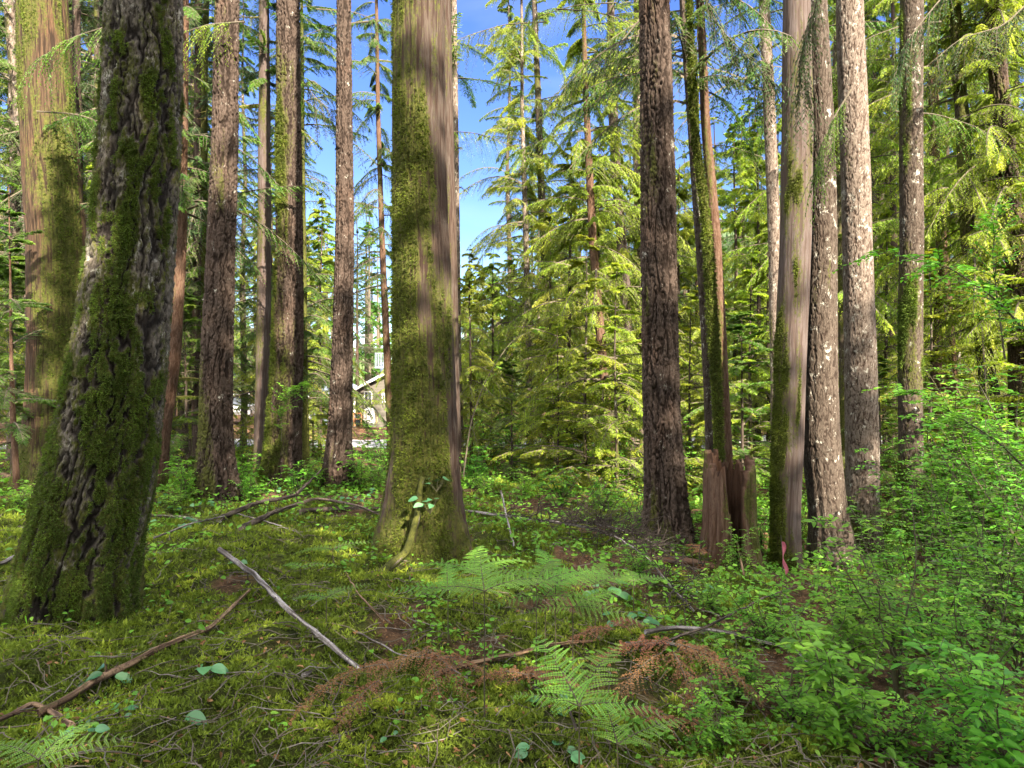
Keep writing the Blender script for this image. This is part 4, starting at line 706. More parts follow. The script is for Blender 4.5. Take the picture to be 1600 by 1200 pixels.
stick([(1180, 985, .02), (1240, 1040, .1), (1270, 1100, .2)], .008, .005, 'grey dead twig standing in the leaves right of the silver-grey branch', 'deadwood', twigs=8, tl=.3, tr=.002)
stick([(960, 700, .9), (1010, 740, .4), (900, 770, .03)], .014, .008, 'pale dry stick leaning beside the leaning red-brown trunk', 'deadbrown', twigs=6, tl=.4, tr=.003)
stick([(-20, 896), (8, 888), (38, 872)], .020, .015, 'short whitish branch at the left edge by the foot of the big mossy fir', 'deadwood')
stick([(1000, 1030, .05), (1110, 1000, .1), (1190, 965, .14), (1245, 945, .16)], .009, .005, 'thin dark twig slanting up right over the leaves below the pink ribbon', 'darkwood', twigs=5)
stick([(785, 750), (820, 744), (856, 738)], .075, .06, 'short mossy reddish log in the sunlight beyond the central cedar', 'deadbrown', mossy=.4, name='fallen_log', cat='log', group=None)
stick([(880, 752), (950, 765), (1000, 772)], .05, .04, 'half sunken brown log between the leaning red-brown trunk and the furrowed fir', 'deadbrown', mossy=.5, name='fallen_log', cat='log', group=None)
stick([(1460, 885), (1530, 875), (1620, 868)], .035, .03, 'pale log lying in the leaves at the right edge', 'deadwood', name='fallen_log', cat='log', group=None)
stick([(0, 745), (25, 755), (52, 770)], .06, .05, 'red-brown rotten log in the sun at the left edge', 'deadbrown', name='fallen_log', cat='log', group=None)
stick([(1028, 886), (1070, 888), (1112, 893)], .045, .04, 'broken chunk of orange-brown rotten wood below the hollow stump', 'reddish', name='rotten_log', cat='log', group=None)
stick(np.array([P3(560, 912, 6.05), P3(602, 890, 6.25), P3(636, 862, 6.4), P3(650, 815, 6.5), P3(660, 745, 6.62)]), .045, .022, 'mossy root climbing the front of the broad central cedar', 'fir_mossy', mossy=1.6, name='mossy_root', cat='root', group=None)

# ------------------------------------------------------------------ hollow stump
c_ = gp(1140, 880); cx_, cy_, cz_ = c_[0], c_[1], c_[2]
def stump():
    mb = MB(); n_, m_ = 150, 70; th = np.linspace(0, 2 * np.pi, n_, endpoint=False); t_ = np.linspace(0, 1, m_)
    top = 1.15 + .22 * noise(np.cos(th) * 4, np.sin(th) * 4, 0, 5) + .10 * noise(np.cos(th) * 14, np.sin(th) * 14, 0, 6)
    front = np.exp(-((((th - 4.75 + np.pi) % (2 * np.pi)) - np.pi) / .38)**2); top = top - 1.0 * front
    Z = t_[:, None] * top[None] ; ro = .245 + .14 * np.exp(-Z / .22) * (1 + .6 * noise(np.cos(th) * 3, np.sin(th) * 3, 0, 7)[None]) + .03 * noise(np.cos(th)[None] * 5, np.sin(th)[None] * 5, Z * .8, 8)
    fu = np.abs(noise(np.cos(th)[None] * 11, np.sin(th)[None] * 11, Z * 1.6, 9)); fur = sstep(0, .25, fu); ro = ro + .02 * fur
    ri = ro - .055 - .02 * t_[:, None]
    for k_, (r_, f_) in enumerate(((ro, fur), (ri, fur * .3))):
        V = np.stack([np.cos(th)[None] * r_, np.sin(th)[None] * r_, Z - .1], -1); i_, j_ = np.meshgrid(np.arange(m_ - 1), np.arange(n_), indexing='ij'); j2 = (j_ + 1) % n_
        q = [i_ * n_ + j_, i_ * n_ + j2, (i_ + 1) * n_ + j2, (i_ + 1) * n_ + j_]
        ms = (.42 + .6 * fbm(np.cos(th)[None] * 2, np.sin(th)[None] * 2, Z * 2, 12, 2) + .3 * np.cos(th)[None]) * (k_ == 0)
        mb.add(V, np.stack(q if k_ == 0 else q[::-1], -1).reshape(-1, 4), furrow=f_.ravel() * np.ones(V.shape[:2]).ravel(), moss=np.broadcast_to(ms, Z.shape).ravel())
    a_ = (m_ - 1) * n_ + np.arange(n_); b_ = a_ + m_ * n_; s_ = np.roll(a_, -1), np.roll(b_, -1)
    mb.Q.append((np.stack([a_, s_[0], s_[1], b_], -1).astype(np.int32), 0))
    return mb
root = empty('hollow_stump', (cx_, cy_, cz_), 'broken hollow cedar stump with dark opening and jagged mossy top, under the leaning trio', 'stump')
mb = stump(); mb.build('stump_shell', M['reddish'], root, smooth=True)
# pink ribbon on a thin stake twig by the smooth cedar
rb = gp(1222, 900); root = empty('marker_ribbon', tuple(rb), 'pink plastic marker ribbon hanging at the foot of the smooth grey cedar', 'ribbon')
mb = MB(); s_ = np.linspace(0, 1, 20); zz = .36 - .34 * s_; xx = .0 + .03 * s_ + .012 * np.sin(s_ * 9); wv = .014 * (1 - .5 * (s_ - .5)**2) * (.35 + np.abs(np.sin(s_ * 5 + .6)))
V = np.stack([np.stack([xx - wv, -.02 + .01 * np.sin(s_ * 11), zz], -1), np.stack([xx + wv, -.02 - .015 * np.cos(s_ * 8), zz], -1)], 1)
V2 = V + np.array([0, .0015, 0]); i_ = np.arange(19) * 2
mb.add(np.concatenate([V.reshape(-1, 3), V2.reshape(-1, 3)]), np.concatenate([np.stack([i_, i_ + 1, i_ + 3, i_ + 2], -1), np.stack([i_ + 42, i_ + 43, i_ + 41, i_ + 40], -1)]))
mb.build('tape', plain('pink flagging tape', (.45, .12, .18), .5, 0, 20, .1), root)
mb = MB(); tubes(mb, np.array([[[.0, 0, -.1], [0.01, 0, .2], [-.01, .01, .42]]]), np.array([[.006, .005, .003]]), 6); mb.build('stake', M['twig'], root)

# ------------------------------------------------------------------ shrubs, ferns and broad-leaved plants
def make_shrub(name, H=1.0, W_=.55, stems=7, subs=11, lv=11, leaf=.036, lean=.3, mat='leaf', lo=.2):
    root = empty(name, (0, 0, 0)); K = 10; s_ = np.linspace(0, 1, K)
    az = rng.uniform(0, 6.28, stems); hh = H * rng.uniform(.6, 1.1, stems); ww = W_ * rng.uniform(.2, 1.0, stems)
    def cv(s):
        return np.stack([(np.cos(az) * ww)[:, None] * s**1.4 + .02 * np.sin(s * 9 + az[:, None]), (np.sin(az) * ww)[:, None] * s**1.4 + .02 * np.cos(s * 8 + az[:, None]), hh[:, None] * (s - .12 * s * s)], -1)
    mb = MB(); tubes(mb, cv(np.tile(s_, (stems, 1))), .0078 * (1.12 - s_)[None] * np.ones((stems, 1)), 5, 0)
    st = lo + (1 - lo) * (np.arange(subs) + rng.uniform(0, .8, (stems, subs))) / subs; B = cv(st)
    a2 = rng.uniform(0, 6.28, (stems, subs)); L = (.13 + .26 * rng.random((stems, subs))) * H**.5 * (1.15 - .6 * st)
    D = unit(np.stack([np.cos(a2), np.sin(a2), rng.uniform(-.05, .45, a2.shape)], -1)); side = unit(np.cross(D, [0, 0, 1.]))
    ks = np.linspace(0, 1, 5)
    Pq = B[:, :, None] + D[:, :, None] * (L[..., None] * ks)[..., None] - np.array([0, 0, 1.]) * (L[..., None] * .25 * ks**2)[..., None]
    tubes(mb, Pq.reshape(-1, 5, 3), np.tile((.0025 * (1.1 - ks * .8))[None], (stems * subs, 1)), 4, 0)
    q = (np.arange(lv) + .6) / lv; q = np.broadcast_to(q, (stems, subs, lv)) ; 
    LB = B[:, :, None] + D[:, :, None] * (L[..., None] * q)[..., None] - np.array([0, 0, 1.]) * (L[..., None] * .25 * q**2)[..., None]
    sg = np.where(np.arange(lv) % 2, 1., -1.)[None, None, :, None]
    LD = unit(D[:, :, None] * .6 + side[:, :, None] * sg + rng.normal(0, .25, LB.shape) + [0, 0, -.12]); NN = unit(np.array([0, 0, 1.]) + rng.normal(0, .28, LB.shape))
    ls = leaf * rng.uniform(.4, 1.3, q.shape)
    lb = MB(); leaves6(lb, LB.reshape(-1, 3), LD.reshape(-1, 3), NN.reshape(-1, 3), ls.ravel(), ls.ravel() * .55, np.clip(.42 + rng.normal(0, .22, (stems, subs, 1)) + rng.normal(0, .16, q.shape), 0, 1).ravel())
    mb.build('stem', M['stem'], root); lb.build('foliage', M[mat], root); return root
SH = {'tall': make_shrub('huckleberry_shrub', 1.45, .55, 7, 15, 11, .043, lo=.22), 'tallb': make_shrub('huckleberry_shrub', 1.25, .6, 8, 14, 11, .048, lo=.15),
      'low': make_shrub('leafy_shrub', .5, .45, 9, 9, 9, .042, lo=.15), 'lowb': make_shrub('leafy_shrub', .65, .5, 8, 10, 9, .052, lo=.1), 'sal': make_shrub('salmonberry_shrub', .9, .55, 8, 10, 7, .08, lo=.2)}
sfirst = {k_: True for k_ in SH}
SD = {'tall': 'tall thin-stemmed huckleberry', 'tallb': 'bushy bright huckleberry', 'low': 'low leafy shrub', 'lowb': 'knee-high leafy shrub', 'sal': 'broad-leaved salmonberry'}
def shrub(key, px, py, sc=1.0, label=None, group='leafy shrubs in the undergrowth'):
    p_ = gp(px, py); o = SH[key]
    if not sfirst[key]: o = copy_tree(o)
    sfirst[key] = False; o.location = tuple(p_ - [0, 0, .02]); o.rotation_euler.z = random.uniform(0, 6.28); o.scale = (sc, sc, sc)
    tag(o, label or where(SD[key], p_[0], p_[1]), 'shrub', group); return o
shrub('tall', 1410, 1120, 1.05, 'tallest huckleberry sapling with dark upright stems, right foreground before the grey-green trunk')
shrub('tall', 1465, 1090, .92, 'slim huckleberry sapling just right of the tallest one in the right foreground')
shrub('tallb', 1530, 1150, .78, 'bushy bright green huckleberry in the lower right corner')
shrub('tallb', 1600, 1010, .95, 'huckleberry bush at the right edge, level with the pale log')
shrub('sal', 1330, 1180, .75, 'broad-leaved salmonberry low at the bottom right, left of the corner bush')
shrub('sal', 1570, 1230, .75, 'broad-leaved salmonberry filling the very bottom right corner')
for key, px, py, sc in (('tall', 1580, 850, 2.3), ('tall', 1520, 840, 2.1), ('tall', 1650, 900, 2.2), ('tall', 1460, 830, 1.8), ('tall', 1560, 900, 1.65), ('tallb', 1500, 870, 1.4), ('tall', 1620, 960, 1.6), ('tall', 1450, 900, 1.3), ('tallb', 1600, 860, 1.7), ('tall', 1540, 1010, 1.15), ('tallb', 1620, 900, 1.3), ('tall', 1590, 1080, 1.1), ('tall', 1480, 880, 1.15), ('tallb', 1330, 860, .8), ('tallb', 1150, 900, .5), ('low', 1240, 1140, .9), ('low', 1160, 1090, .8), ('lowb', 1290, 1080, .9), ('low', 1200, 1010, .9), ('lowb', 1330, 1020, .95), ('low', 1130, 1180, .7), ('tallb', 1500, 960, .9), ('tall', 1250, 850, .85), ('tallb', 1190, 860, .65), ('lowb', 1120, 850, .8),
                        ('tallb', 1390, 930, .75), ('tall', 1380, 860, .8), ('tallb', 1450, 850, .95), ('tall', 1530, 870, 1.05), ('tallb', 1580, 840, 1.2), ('lowb', 1060, 830, .8), ('low', 1000, 830, 1.0), ('low', 940, 800, 1.1), ('tall', 1290, 770, 1.0), ('tallb', 1400, 790, 1.1),
                        ('tall', 1480, 790, 1.3), ('tallb', 1560, 780, 1.3), ('lowb', 880, 790, 1.1), ('lowb', 820, 780, 1.0), ('low', 760, 780, 1.0), ('lowb', 740, 760, 1.3), ('low', 590, 770, 1.1), ('lowb', 560, 765, 1.2), ('low', 500, 765, 1.2), ('lowb', 470, 775, 1.0), ('low', 400, 785, 1.0),
                        ('lowb', 290, 780, 1.1), ('low', 270, 800, .8), ('lowb', 380, 765, 1.1), ('low', 30, 800, .9), ('tallb', 75, 760, .75), ('tall', 250, 760, .8), ('tallb', 1170, 780, .9), ('tall', 960, 770, 1.2), ('tallb', 900, 750, 1.4), ('tallb', 800, 745, 1.5), ('tallb', 600, 745, 1.2), ('tall', 1500, 740, 1.5), ('tallb', 1410, 740, 1.5),
                        ('tall', 840, 735, 1.8), ('tallb', 760, 735, 1.8), ('tallb', 1070, 765, 1.3), ('lowb', 1330, 960, .8), ('low', 1440, 1010, .9), ('lowb', 1560, 930, 1.0), ('low', 1400, 1180, .8), ('low', 1490, 1190, .8), ('lowb', 650, 765, .9), ('tallb', 500, 735, 1.3), ('tallb', 380, 735, 1.0), ('low', 1000, 900, .7), ('lowb', 1110, 960, .6), ('low', 180, 790, 1)):
    shrub(key, px, py, sc)
# leafy twigs growing on the thick trunk left of the sky gap
mt = MB()

def frond(mb, base, d, up, L, Wd, pairs=12, qn=10, arch=.25, prof=.75, mat=0, crump=0., vb=.5, s0=.02):
    """bracken blade: rachis, pinnae pairs, pinnules"""
    base, d, up = np.array(base, float), unit(np.array(d, float)), unit(np.array(up, float)); side = unit(np.cross(d, up)); up = np.cross(side, d)
    def cv(s): s = np.asarray(s)[..., None]; return base + d * L * s - up * L * arch * s * s
    s_ = np.linspace(0, 1, 12); tubes(mb, cv(s_)[None], (.0028 * (1.1 - s_))[None], 5, 1)
    sp = s0 + (1 - s0) * (np.arange(pairs) + .3) / pairs; sp = np.repeat(sp, 2); sg = np.tile([1., -1.], pairs)
    pl = Wd * .5 * (1 - sp)**prof * np.clip(sp * 7 + .55, 0, 1) * rng.uniform(.9, 1.08, len(sp)) + .008
    T = unit(cv(sp + .01) - cv(sp - .01)); PD = unit(side * sg[:, None] + T * .55 + up * .08 + rvec(len(sp), .09 + crump * .6)); PB = cv(sp)
    ks = np.linspace(0, 1, 5); drp = .18 + crump
    Q_ = PB[:, None] + PD[:, None] * (pl[:, None] * ks)[..., None] - np.array([0, 0, 1.]) * (pl[:, None] * drp * ks**2)[..., None]
    tubes(mb, Q_, np.tile((.0013 * (1.1 - ks))[None], (len(sp), 1)), 3, 1)
    qq = (np.arange(qn * 2) // 2 + .5) / qn; s2 = np.tile([1., -1.], qn)
    LB = PB[:, None] + PD[:, None] * (pl[:, None] * qq)[..., None] - np.array([0, 0, 1.]) * (pl[:, None] * drp * qq**2)[..., None]
    nn = unit(np.cross(PD, np.cross(up, PD)))
    sd_ = unit(np.cross(PD, nn))
    LD = unit(sd_[:, None] * s2[:, None] + PD[:, None] * .35 + rng.normal(0, .06 + crump, LB.shape) - np.array([0, 0, 1.]) * .12)
    ll = (L / pairs * (.36 if crump < .1 else .95)) * (1.05 - qq)**.6 * np.clip(pl[:, None] / (Wd * .5) + .35, 0, 1.1)
    NN = unit(nn[:, None] + rng.normal(0, .12 + crump, LB.shape))
    v = np.clip(vb + rng.normal(0, .08, (len(sp), 1)) + rng.normal(0, .07, ll.shape), 0, 1)
    rhombs(mb, LB.reshape(-1, 3), LD.reshape(-1, 3), NN.reshape(-1, 3), ll.ravel(), (pl[:, None] / qn * (1.15 if crump < .1 else .8) * np.ones_like(ll)).ravel(), v.ravel(), mat)
def fern(px, py, H, blades, label, lean=(0, 0), name='bracken_fern', group='bracken ferns', vb=.5, cat='fern'):
    p_ = gp(px, py); root = empty(name, tuple(p_), label, cat, group); s_ = np.linspace(0, 1, 8)
    top = np.array([lean[0], lean[1], H]); mb = MB(); P = np.stack([top[0] * s_**1.5, top[1] * s_**1.5, -.04 + (H + .04) * s_], -1)
    tubes(mb, P[None], (.0042 * (1.2 - .6 * s_))[None], 6); mb.build('stalk', M['stem'], root)
    for az_, L_, W_, pit in blades:
        mb = MB(); a_ = R(az_); pit += 12; d_ = np.array([math.cos(a_) * math.cos(R(pit)), math.sin(a_) * math.cos(R(pit)), math.sin(R(pit))])
        frond(mb, top, d_, np.array([random.uniform(-.3, .3), -.25, 1.]), L_ * .92, W_ * .8, arch=random.uniform(.3, .5), vb=vb + random.uniform(-.2, .2)); mb.build('frond', [M['fern'], M['stem']], root)
    return root
fern(757, 1130, .62, ((185, .40, .26, 8), (20, .42, .30, 12), (100, .46, .34, 18)), 'tall bracken stalk left in the central cluster, blade spreading left over the moss')
fern(838, 1085, .60, ((150, .42, .30, 10), (15, .52, .26, 14), (75, .48, .34, 14)), 'bracken in the central cluster whose narrow frond points up right')
fern(852, 1075, .50, ((200, .36, .26, 0), (-15, .40, .30, 0), (60, .42, .30, 10)), 'middle bracken of the central cluster, frond arching towards the viewer', vb=.55)
fern(868, 1066, .56, ((170, .34, .26, 16), (25, .44, .34, 5), (95, .48, .36, 20)), 'bracken at the back of the central cluster before the foot of the big cedar')
fern(895, 1072, .42, ((-20, .42, .30, 0), (40, .46, .32, 4), (190, .30, .22, 0)), 'right-hand bracken of the central cluster, blade spreading over the leaves')
fern(740, 960, .30, ((160, .5, .34, 12), (30, .5, .36, 14), (90, .5, .34, 22)), 'pale feathery bracken just right of the central cedar foot')
fern(700, 1010, .34, ((185, .42, .24, 6), (100, .4, .26, 16), (20, .36, .24, 10)), 'bracken left of the central cluster with a long frond pointing left', vb=.55)
fern(930, 1010, .38, ((10, .42, .26, 10), (70, .4, .26, 16), (150, .34, .22, 10)), 'bracken at the right rear of the central cluster', vb=.45)
fern(905, 1215, .30, ((120, .46, .40, 30), (60, .46, .40, 28), (0, .36, .26, 2), (172, .30, .26, 10)), 'bright bracken at the bottom centre of the photo', vb=.65)
fern(965, 1225, .16, ((30, .42, .24, 4), (100, .34, .28, 24)), 'short bracken at the bottom just right of the bright one', vb=.55)
fern(510, 985, .20, ((178, .24, .15, 4), (20, .34, .15, 16), (60, .2, .15, 10)), 'small blue-green fern on the moss right of the straight grey stick', vb=.4)
fern(520, 885, .15, ((175, .40, .2, 4), (15, .42, .2, 14)), 'pale fern beside the dark branch heap, left of the central cedar', vb=.4)
fern(470, 905, .10, ((10, .36, .16, 8), (160, .2, .15, 8)), 'low fern in front of the dark branch heap', vb=.45)
fern(60, 1230, .10, ((165, .3, .22, 12), (20, .34, .24, 8), (80, .28, .22, 16)), 'light green fern cut by the bottom edge at the far left', vb=.6)
fern(990, 960, .25, ((170, .3, .2, 6), (10, .34, .2, 8), (90, .3, .2, 14)), 'bluish fern under the bare twigs right of the central cluster', vb=.35)
fern(640, 760, .3, ((170, .3, .2, 16), (10, .34, .2, 18), (90, .3, .2, 30)), 'fern growing left of the foot of the central cedar', vb=.5)

def dead_frond(px, py, H, blades, label):
    p_ = gp(px, py); root = empty('dead_fern', tuple(p_), label, 'dead fern', 'withered brown fronds')
    for (dx, dy, dz), az_, L_, W_, pit, arch in blades:
        mb = MB(); a_ = R(az_); d_ = np.array([math.cos(a_) * math.cos(R(pit)), math.sin(a_) * math.cos(R(pit)), math.sin(R(pit))])
        frond(mb, np.array([dx, dy, dz]), d_, np.array([0, -.2, 1.]), L_, W_, pairs=24, qn=9, arch=arch, prof=.45, crump=.32, vb=.5 + random.uniform(-.15, .15))
        mb.build('frond', [M['brown'], M['twig']], root)
    return root
dead_frond(600, 1110, .3, (((0, 0, .22), 205, .46, .16, 10, .75), ((0.02, 0, .2), 120, .3, .16, 10, .6), ((-.02, -.02, .15), 240, .35, .16, 0, .5)), 'rust-brown withered fronds arching down, leftmost clump at the bottom')
dead_frond(660, 1090, .3, (((0, 0, .26), -40, .42, .17, 5, .95), ((0, 0, .24), 200, .25, .16, 5, .7), ((.03, 0, .24), -70, .4, .16, -10, .7), ((.05, 0, .2), 30, .36, .16, 5, .6)), 'rust-brown withered clump drooping left of the tall fern stalk')
dead_frond(820, 1090, .3, (((0, 0, .12), 10, .36, .16, 5, .5), ((0, 0, .12), 150, .34, .16, 5, .5), ((.02, 0, .1), 80, .36, .16, 5, .4)), 'low withered brown litter of fronds behind the fern stalks')
dead_frond(1050, 1110, .3, (((0, 0, .34), -20, .46, .22, 0, .6), ((0, 0, .34), 160, .42, .2, 8, .6), ((.0, 0, .3), -80, .42, .2, -10, .6), ((.05, 0, .3), 40, .36, .2, 4, .5), ((-.05, .02, .28), 215, .36, .2, 0, .7)), 'largest clump of reddish-brown dead fronds, right of bottom centre')
dead_frond(1040, 1200, .3, (((0, 0, .2), 30, .34, .16, 6, .6), ((0, 0, .2), 110, .34, .16, 10, .5)), 'pale pinkish dead frond at the bottom edge, under the largest brown clump')
dead_frond(960, 1040, .3, (((0, 0, .2), 170, .34, .16, 10, .7), ((0, 0, .22), 50, .34, .18, 15, .6)), 'orange-brown dead frond above the short pale grey stick')
dead_frond(1100, 900, .3, (((0, 0, .1), 170, .4, .2, 10, .4), ((0, 0, .2), 100, .44, .2, 25, .5), ((.05, 0, .1), 200, .4, .2, -10, .4)), 'brown needle heap on the bank between the furrowed fir and the hollow stump')

def broadleaf(px, py, lvs, label, lift=.0, name='salal_plant', at=None):
    p_ = at if at is not None else gp(px, py); root = empty(name, tuple(p_), label, 'plant', 'broad-leaved plants'); st = MB(); lf = MB()
    for dx, dy, dz, L_ in lvs:
        B = np.array([dx, dy, dz]); s_ = np.linspace(0, 1, 5)[:, None]; tubes(st, ((1 - s_) * np.array([0, 0, -.02]) + s_ * B)[None] + 0, np.full((1, 5), .0015), 4)
        az_ = math.atan2(dy, dx) + random.uniform(-.6, .6); D = unit(np.array([[math.cos(az_), math.sin(az_), random.uniform(-.25, .1)]])); NN = unit(np.array([[random.uniform(-.3, .3), random.uniform(-.7, -.2), 1.]]))
        k_ = 9; t_ = np.linspace(0, 1, k_); wv = L_ * .36 * np.sin(np.pi * t_**.8)**.8; S1 = unit(np.cross(D, NN)); V = []
        for q_ in range(k_):
            for s1 in (-1, 0, 1): V.append(B + D[0] * L_ * t_[q_] + S1[0] * wv[q_] * s1 + NN[0] * (abs(s1) * wv[q_] * .25 - L_ * .18 * t_[q_]**2))
        qd = [(3 * q_ + c0, 3 * q_ + c0 + 1, 3 * q_ + 4 + c0, 3 * q_ + 3 + c0) for q_ in range(k_ - 1) for c0 in (0, 1)]
        lf.add(np.array(V), qd, var=random.random())
    st.build('stem', M['stem'], root); lf.build('leaves', M['salal'], root, smooth=True)
def rl(n_, sp, hz, L_): return [(random.uniform(-sp, sp), random.uniform(-sp, sp), random.uniform(.3, 1) * hz, L_ * random.uniform(.7, 1.2)) for _ in range(n_)]
broadleaf(172, 1080, rl(7, .07, .12, .075), 'salal sprig with round blue-green leaves over the long brown branch, lower left')
broadleaf(325, 1062, rl(4, .05, .09, .085), 'small salal sprig on the moss right of the long brown branch')
broadleaf(285, 1125, rl(1, .02, .07, .105), 'single large heart-shaped green leaf standing on the moss, lower left')
broadleaf(175, 1130, rl(5, .06, .06, .06), 'low salal sprig just below the sprig on the long brown branch')
broadleaf(130, 1170, rl(6, .07, .06, .07), 'salal leaves near the bottom left, above the corner fern')
broadleaf(370, 890, rl(4, .06, .10, .07), 'salal sprig at the upper tip of the straight grey stick')
broadleaf(940, 945, rl(9, .14, .16, .10), 'dark blue-green salal under the right fronds of the central ferns')
broadleaf(980, 985, rl(8, .14, .12, .09), 'second salal clump, right and below the one under the fern fronds')
broadleaf(1100, 930, rl(6, .1, .08, .08), 'salal clump below the rotten orange wood')
broadleaf(860, 1110, rl(6, .1, .06, .06), 'tiny salal leaves between the fern stalks and the bright bottom fern')
broadleaf(860, 1190, rl(7, .1, .05, .06), 'bluish leaves at the bottom edge left of the bright fern')
broadleaf(620, 1150, rl(4, .1, .05, .04), 'tiny green sprig among the rust-brown clumps at the bottom')
broadleaf(0, 0, rl(9, .12, .14, .085), 'salal leaves growing up the front of the central cedar', at=P3(672, 800, 6.45))
broadleaf(0, 0, rl(7, .12, .12, .08), 'upper salal leaves by the mossy root of the central cedar', at=P3(682, 765, 6.5))
for px, py in ((560, 790), (600, 780), (300, 800), (270, 830), (430, 775), (235, 790)):
    p_ = gp(px, py); broadleaf(px, py, rl(8, .2, .16, .09), where('blue-green salal clump', p_[0], p_[1]))

# bush on the trunk left of the sky gap, and leafy boughs in front of the right-hand trees
def bough(name, label, pts, d, r0, twig_l, nt_, leaf, mat, broad=True, cat='branch', group=None, wm='stem', dy=0.0, hang=.1):
    W_ = np.array([P3(px, py, d + dy * k_) for k_, (px, py) in enumerate(pts)]); s0 = np.linspace(0, 1, len(W_)); s_ = np.linspace(0, 1, 24)
    P = np.stack([np.interp(s_, s0, W_[:, q_]) for q_ in range(3)], -1); ker = np.hanning(7); ker /= ker.sum(); P = np.stack([np.convolve(np.pad(P[:, q_], 3, mode='reflect', reflect_type='odd'), ker, 'valid') for q_ in range(3)], -1)
    root = empty(name, tuple(P[0]), label, cat, group); mb = MB(); tubes(mb, P[None], (r0 * (1.1 - s_))[None], 6, 0); T = unit(np.gradient(P, axis=0))
    ii = rng.integers(3, 24, nt_); B = P[ii]; sg = np.where(rng.random(nt_) < .5, 1., -1.)[:, None]; D = unit(T[ii] * .6 + np.cross(T[ii], [0, 0, 1.]) * sg * .9 + rvec(nt_, .35) * [1, 1, .5] - [0, 0, hang]); L_ = twig_l * rng.uniform(.4, 1.1, nt_)
    ks = np.linspace(0, 1, 5); Q_ = B[:, None] + D[:, None] * (L_[:, None] * ks)[..., None] - np.array([0, 0, 1.]) * (L_[:, None] * (.15 + hang) * ks**2)[..., None]
    tubes(mb, Q_, np.tile((.003 * (1.1 - ks))[None], (nt_, 1)), 4, 0); mb.build('twigs', M[wm], root, tuple(P[0]))
    lf = MB(); lv = 12 if broad else 26; q = (np.arange(lv) + .5) / lv * np.ones((nt_, 1)); LB = B[:, None] + D[:, None] * (L_[:, None] * q)[..., None] - np.array([0, 0, 1.]) * (L_[:, None] * (.15 + hang) * q**2)[..., None]
    sd_ = unit(np.cross(D, [0, 0, 1.]))[:, None] * np.where(np.arange(lv) % 2, 1., -1.)[None, :, None]
    LD = unit(D[:, None] * .7 + sd_ + rng.normal(0, .22, LB.shape) - np.array([0, 0, hang])); NN = unit(np.array([0, 0, 1.]) + rng.normal(0, .35, LB.shape)); ls = leaf * rng.uniform(.6, 1.2, q.shape)
    v = np.clip(.5 + rng.normal(0, .15, (nt_, 1)) + rng.normal(0, .1, q.shape), 0, 1).ravel()
    (leaves6 if broad else rhombs)(lf, LB.reshape(-1, 3), LD.reshape(-1, 3), NN.reshape(-1, 3), ls.ravel(), ls.ravel() * (.55 if broad else .28), v)
    lf.build('foliage', M[mat], root, tuple(P[0])); return root
bough('leafy_branch', 'bright leafy maple bough arching from the right edge across the grey-green trunk', [(1640, 560), (1560, 470), (1480, 415), (1370, 392)], 4.6, .008, .34, 46, .042, 'leaf', group='leafy boughs from the right edge')
bough('leafy_branch', 'lower bright leafy bough reaching in from the right edge towards the grey-green trunk', [(1640, 770), (1560, 690), (1480, 640), (1400, 600)], 4.8, .008, .32, 42, .042, 'leaf', group='leafy boughs from the right edge')
bough('leafy_branch', 'upright leafy twig rising above the lower bough near the right edge', [(1570, 560), (1560, 480), (1550, 400), (1560, 330)], 5.0, .006, .4, 34, .045, 'leaf', group='leafy boughs from the right edge')
bough('leafy_branch', 'small green bush of twigs clinging to the thick trunk left of the sky gap', [(440, 690), (440, 640), (455, 610), (470, 600)], 10.4, .006, .35, 50, .05, 'leaf')
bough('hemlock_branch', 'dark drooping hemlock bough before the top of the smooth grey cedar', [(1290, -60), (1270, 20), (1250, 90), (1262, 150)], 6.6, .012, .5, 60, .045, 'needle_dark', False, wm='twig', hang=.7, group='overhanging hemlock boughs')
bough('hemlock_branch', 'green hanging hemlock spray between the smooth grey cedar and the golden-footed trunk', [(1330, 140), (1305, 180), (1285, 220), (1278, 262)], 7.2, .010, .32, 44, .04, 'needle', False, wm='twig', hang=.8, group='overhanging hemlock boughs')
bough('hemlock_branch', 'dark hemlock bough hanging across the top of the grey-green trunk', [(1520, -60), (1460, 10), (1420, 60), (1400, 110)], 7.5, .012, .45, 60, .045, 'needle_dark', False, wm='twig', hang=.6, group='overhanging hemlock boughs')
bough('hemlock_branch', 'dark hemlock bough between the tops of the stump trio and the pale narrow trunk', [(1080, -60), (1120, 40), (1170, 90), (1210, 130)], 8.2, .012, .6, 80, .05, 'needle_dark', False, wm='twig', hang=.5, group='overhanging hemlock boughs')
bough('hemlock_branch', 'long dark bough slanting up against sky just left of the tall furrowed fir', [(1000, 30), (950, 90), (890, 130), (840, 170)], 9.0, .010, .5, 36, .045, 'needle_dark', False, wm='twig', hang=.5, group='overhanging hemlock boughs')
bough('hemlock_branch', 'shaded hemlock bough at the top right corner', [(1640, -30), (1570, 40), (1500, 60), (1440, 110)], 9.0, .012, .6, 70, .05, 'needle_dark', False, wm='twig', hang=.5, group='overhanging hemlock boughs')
bough('hemlock_branch', 'shaded hemlock bough over the sky gap left of the slim dark trunk', [(470, 120), (490, 150), (515, 170), (535, 175)], 12.5, .010, .7, 40, .06, 'needle_dark', False, wm='twig', hang=.7, group='overhanging hemlock boughs')
